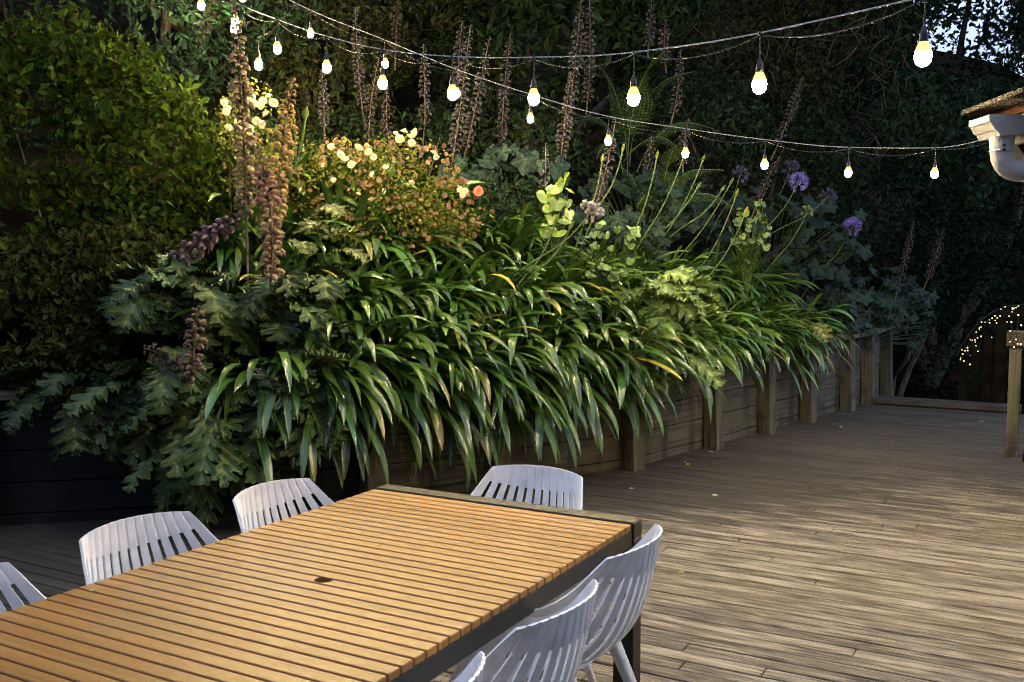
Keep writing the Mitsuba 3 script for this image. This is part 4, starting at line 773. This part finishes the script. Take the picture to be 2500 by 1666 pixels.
# --- hedge and shrubs at the left
FR = np.array([0.25, -0.9, 0.2])
plant_of_leaves('hedge', 'tall glossy hedge filling the left side, its edge lit gold by the bulbs', 'hedge', [((-3.45, 7.25, 1.95), (1.40, 0.80, 1.45)), ((-2.75, 7.2, 2.2), (0.70, 0.60, 1.05)), ((-4.5, 7.1, 1.9), (1.3, 0.8, 1.4)), ((-5.2, 5.6, 1.9), (1.1, 1.1, 1.6)), ((-2.62, 7.05, 1.55), (0.55, 0.55, 0.75))], 26000, 0.076, (0.044, 0.070, 0.010), 131, spread=0.85, aspect=0.56, trunk=((-3.3, 7.4, 0.5), [(-3.6, 7.2, 2.6), (-2.8, 7.2, 2.6), (-4.3, 7.1, 2.4), (-3.2, 7.1, 3.0)]), front=FR)  # the lobe nearest the camera is unseen, added to block sky from the left
plant_of_leaves('shrub', 'olive small leaved shrub at the foot of the hedge, paler leaves on top', 'shrub', [((-2.62, 6.42, 1.50), (0.55, 0.36, 0.42)), ((-3.15, 6.32, 1.35), (0.62, 0.36, 0.45)), ((-2.95, 6.2, 1.10), (0.45, 0.30, 0.30))], 6500, 0.070, (0.046, 0.056, 0.015), 132, spread=0.85, aspect=0.52, trunk=((-2.85, 6.6, 0.6), [(-2.6, 6.4, 1.7), (-3.2, 6.3, 1.6), (-2.9, 6.2, 1.2)]), front=FR, r0=0.03)
plant_of_leaves('shrub', 'pale grey leaved sprigs at the far left beside the hedge', 'shrub', [((-3.45, 6.15, 1.42), (0.28, 0.22, 0.30))], 900, 0.066, (0.10, 0.11, 0.085), 133, trunk=((-3.5, 6.3, 0.8), [(-3.4, 6.1, 1.6)]), front=FR, r0=0.02)

# --- trees and tall shrubs on the slope behind
DK = (0.020, 0.036, 0.016)
plant_of_leaves('tree', 'dark tree with bluish leaves rising above and behind the hedge', 'tree', [((-5.0, 9.6, 4.2), (1.9, 1.2, 1.6)), ((-3.2, 9.4, 4.4), (1.6, 1.1, 1.4)), ((-4.3, 9.0, 3.4), (1.9, 1.0, 1.2)), ((-2.3, 9.7, 5.6), (1.6, 1.2, 1.2))], 14000, 0.095, (0.022, 0.044, 0.026), 141, trunk=((-4, 10, 1.5), [(-5, 9.6, 4.5), (-3.2, 9.4, 4.6), (-2.4, 9.7, 5.6)]), r0=0.12, front=FR)
plant_of_leaves('tree', 'dark fine leaved tree behind the topmost bulbs, its leaves brownish', 'tree', [((-2.2, 10.2, 3.9), (1.2, 0.8, 1.2)), ((-1.5, 10.5, 4.6), (1.2, 0.9, 1.0)), ((-2.0, 10.0, 3.0), (0.9, 0.7, 0.8))], 10000, 0.080, (0.040, 0.048, 0.020), 142, trunk=((-1.8, 10.8, 2.0), [(-2.2, 10.2, 4.1), (-1.5, 10.5, 4.8), (-2, 10, 3.2)]), r0=0.09, front=FR, bsdf='m_leaf_dull')
plant_of_leaves('tree', 'dark tree with large glossy leaves above the middle of the slope', 'tree', [((-0.2, 11.4, 4.8), (1.5, 1.0, 1.0)), ((0.9, 11.6, 4.7), (1.4, 1.0, 1.1)), ((0.2, 11.2, 3.9), (1.6, 0.8, 0.7))], 8000, 0.15, DK, 143, trunk=((0.3, 11.9, 2.6), [(-0.2, 11.4, 5.0), (0.9, 11.6, 5.0), (0.2, 11.3, 4.2)]), r0=0.10, front=FR, aspect=0.36, bsdf='m_far')
plant_of_leaves('tree', 'dark tree tangled with dry brown twigs behind the second bulb from the house', 'tree', [((2.3, 12.6, 4.5), (1.3, 0.9, 1.3)), ((3.2, 13.0, 4.9), (1.3, 1.0, 1.2)), ((2.2, 12.3, 3.4), (1.2, 0.8, 0.8)), ((3.4, 12.8, 3.6), (0.9, 0.8, 0.9))], 15000, 0.095, (0.030, 0.040, 0.020), 144, trunk=((2.6, 13.2, 2.4), [(2.2, 12.6, 4.8), (3.2, 13, 5.2), (2.3, 12.3, 3.6)]), r0=0.11, front=FR, bsdf='m_far')
t5 = plant_of_leaves('tree', 'ivy clad tree with a pale bare trunk behind the small bulbs', 'tree', [((5.3, 13.6, 3.45), (1.05, 0.9, 0.85)), ((6.1, 14.2, 2.9), (1.0, 0.8, 0.8)), ((4.4, 13.8, 4.75), (1.3, 0.8, 0.75)), ((5.2, 14.2, 4.1), (0.9, 0.7, 0.5)), ((6.9, 14.6, 3.4), (0.9, 0.8, 0.8))], 14000, 0.115, (0.026, 0.050, 0.030), 145, trunk=((4.55, 13.3, 0.9), [(4.5, 13.25, 3.2), (4.2, 13.4, 4.6), (5.4, 13.8, 4.0)]), r0=0.11, front=FR, bsdf='m_far')
plant_of_leaves('tree', 'tall dark tree above the house corner with bright sky showing through its thin crown', 'tree', [((7.3, 16.0, 5.6), (1.3, 1.0, 1.1)), ((6.0, 16.6, 6.1), (1.5, 1.0, 0.8)), ((8.2, 15.6, 4.6), (1.1, 0.9, 1.2)), ((7.2, 15.8, 3.6), (1.2, 0.9, 0.9)), ((5.2, 16.4, 5.0), (0.9, 0.8, 0.5)), ((9.0, 16.2, 5.6), (1.1, 0.9, 1.3)), ((8.6, 15.8, 3.6), (0.9, 0.7, 0.8))], 17000, 0.12, (0.020, 0.040, 0.022), 146, trunk=((7.2, 16.8, -0.5), [(7.3, 16, 6), (6, 16.6, 6.3), (8.2, 15.6, 4.8)]), r0=0.14, front=FR, shell=(0.55, 1.02), rough=0.3, bsdf='m_far')
plant_of_leaves('shrub', 'dark shrub hanging over the head of the stairs, past the end of the wall', 'shrub', [((4.9, 13.3, 2.2), (1.0, 0.7, 0.9)), ((5.4, 13.4, 1.2), (0.55, 0.5, 0.7)), ((6.1, 14.0, 1.9), (0.9, 0.6, 0.7)), ((6.5, 14.4, 0.6), (1.0, 0.5, 1.5)), ((7.8, 14.8, 1.4), (1.0, 0.5, 1.6))], 9000, 0.09, (0.014, 0.026, 0.018), 147, trunk=((5.4, 13.8, -0.6), [(4.9, 13.3, 2.4), (5.4, 13.4, 1.4), (6.1, 14, 2.1)]), front=FR, bsdf='m_far')
plant_of_leaves('shrub', 'nearly black hedge in the gloom at the bottom of the stairs', 'shrub', [((6.6, 17.6, 0.3), (1.8, 1.0, 1.8)), ((8.8, 17.6, 0.6), (1.6, 1.0, 2.2)), ((8.0, 17.4, 2.6), (1.6, 0.9, 1.4)), ((10.4, 18.0, 2.0), (1.8, 1.2, 3.0))], 9000, 0.13, (0.010, 0.018, 0.012), 148, trunk=((8, 18, -0.9), [(6.6, 17.6, 1), (8.8, 17.6, 1.5), (8, 17.4, 3)]), front=FR, bsdf='m_far')
plant_of_leaves('shrub', 'low dark undergrowth shrub filling the slope behind the cream roses', 'shrub', [((-1.2, 9.3, 2.3), (1.0, 0.5, 0.7)), ((-0.1, 9.7, 2.7), (0.9, 0.5, 0.7)), ((-2.2, 8.7, 2.2), (0.7, 0.5, 0.7)), ((-1.9, 7.6, 1.9), (0.7, 0.35, 0.6)), ((-0.2, 8.3, 2.0), (0.7, 0.3, 0.35))], 9000, 0.085, (0.016, 0.028, 0.014), 149, trunk=((-1, 9.6, 1.6), [(-1.2, 9.3, 2.6), (-.1, 9.7, 3), (-2.2, 8.7, 2.5)]), front=FR, bsdf='m_far')
plant_of_leaves('shrub', 'low dark undergrowth shrub on the far slope, behind the violet flowers', 'shrub', [((1.9, 10.9, 2.9), (1.1, 0.5, 0.8)), ((3.2, 11.7, 2.6), (1.0, 0.6, 0.9)), ((4.1, 12.4, 2.1), (0.8, 0.6, 0.8))], 6500, 0.085, (0.018, 0.030, 0.018), 150, trunk=((2.8, 11.8, 1.5), [(1.9, 10.9, 3.1), (3.2, 11.7, 3), (4.1, 12.4, 2.6)]), front=FR, bsdf='m_far')
plant_of_leaves('tree', 'unseen tree canopy added above the bank to keep sky light off the plants', 'tree', [((-4.5, 8.2, 5.6), (2.2, 2.0, 0.7)), ((-1.2, 9.6, 6.0), (2.4, 2.0, 0.7)), ((1.8, 10.8, 6.3), (2.4, 1.9, 0.7)), ((4.6, 11.4, 6.2), (2.2, 1.8, 0.7)), ((7.2, 12.6, 6.6), (2.2, 1.9, 0.7)), ((-6.6, 6.0, 4.6), (1.8, 2.2, 0.9)), ((7.0, 17.5, 7.4), (2.5, 2.5, 0.6))], 15000, 0.30, (0.020, 0.038, 0.018), 151, trunk=((0.5, 14.0, 3.0), [(-4.5, 8.4, 5.6), (-1.2, 9.8, 6.0), (1.8, 11, 6.3), (4.6, 11.6, 6.2), (7.2, 12.8, 6.6)]), r0=0.12, shell=(0.2, 1.02), bsdf='m_far')  # added out of view, blocks sky light from overhead
# hanging dry twigs
r3 = np.random.default_rng(33); tw = []
for k in range(260):
    c = np.array([r3.uniform(1.6, 5.2), 0, r3.uniform(2.3, 5.3)]); c[1] = 11.7 + 0.35 * (c[0] - 1.6) + r3.uniform(-0.3, 0.3); a = r3.uniform(0, 6.28)
    d = np.array([math.cos(a) * 0.5, math.sin(a) * 0.2, -0.5]) * r3.uniform(0.4, 1.3); pts = smooth_path([c, c + d * 0.4 + r3.normal(0, 0.10, 3), c + d * 0.75 + r3.normal(0, 0.12, 3), c + d + r3.normal(0, 0.1, 3)], 9); tw.append(tube(pts, np.linspace(0.007, 0.002, 9) * r3.uniform(0.6, 1.5), 4, False))
k_ = obj('dry_twigs', join(tw), 'm_bark', smooth=True); labels[k_] = {'label': 'tangle of bare hanging brown twigs in front of the dark trees', 'category': 'twigs', 'kind': 'stuff'}

# ---------------------------------------------------------------- small fallen things
def petal(p, s, col, seed):
    r = np.random.default_rng(seed); V, F, C, m = [], [], [], 0
    for q in range(4):
        an = q * math.pi / 2 + r.uniform(0, 0.6); o = np.array([math.cos(an), math.sin(an), 0]); sd = np.array([-o[1], o[0], 0]); V += [p, p + o * s * 0.6 + sd * s * 0.35 + UP * s * 0.35, p + o * s + UP * s * 0.15, p + o * s * 0.6 - sd * s * 0.35 + UP * s * 0.35]; F += [[m, m + 1, m + 2], [m, m + 2, m + 3]]; C += [np.array(col)] * 4; m += 4
    return np.array(V), np.array(F), np.array(C)
ON_T = [(-0.414, 3.674), (-0.113, 3.376), (-0.111, 3.081), (0.145, 3.04), (-0.425, 3.054), (-1.147, 2.626)]
LT = ['yellow green fallen blossom near the far end rail of the table', 'yellow green fallen blossom on the table in front of the end chair', 'yellow green fallen blossom in the middle of the far half of the table', 'yellow green fallen blossom on the table near its open deck edge', 'yellow green fallen blossom on the table closest beyond the parasol hole', 'pale fallen blossom at the garden edge of the table']
for k, ((x, y), lab) in enumerate(zip(ON_T, LT)):
    t = thing('fallen_blossom', lab, 'blossom'); v, f, c = petal(np.array([x, y, 0.7408]), 0.011, (0.62, 0.66, 0.25), k); obj('petals', (v, f), 'm_petal', t, color=c)
ON_D = [(0.863, 6.984), (1.425, 6.785), (0.895, 5.074), (4.80, 9.96), (1.714, 8.36), (3.25, 9.62)]
LD = ['white fallen petal on the deck beyond the end chair', 'white fallen petal on the open deck halfway to the wall posts', 'yellow fallen blossom on the deck beside the corner chair', 'pale fallen petal on the dark far deck near the stairs', 'white fallen petal at the foot of the second clear wall post', 'pale fallen petals near the wall foot on the far deck']
for k, ((x, y), lab) in enumerate(zip(ON_D, LD)):
    t = thing('fallen_blossom', lab, 'blossom'); v, f, c = petal(np.array([x, y, 0.0015]), 0.022 if k != 2 else 0.02, (0.75, 0.74, 0.66) if k != 2 else (0.55, 0.55, 0.15), 40 + k); obj('petals', (v, f), 'm_petal', t, color=c)
v, f, c = leaf_cloud(np.array([[1.411, 7.861, 0.012], [1.44, 7.85, 0.012]]), np.array([[0, 0, 1.0]] * 2), 0.07, (0.38, 0.32, 0.06), 0.5, 0, np.random.default_rng(3), 0.2, 0.1)
t = thing('fallen_leaf', 'curled yellow leaf lying on the deck at the foot of a wall post', 'leaf'); obj('blade', (v, f), 'm_petal', t, color=c)
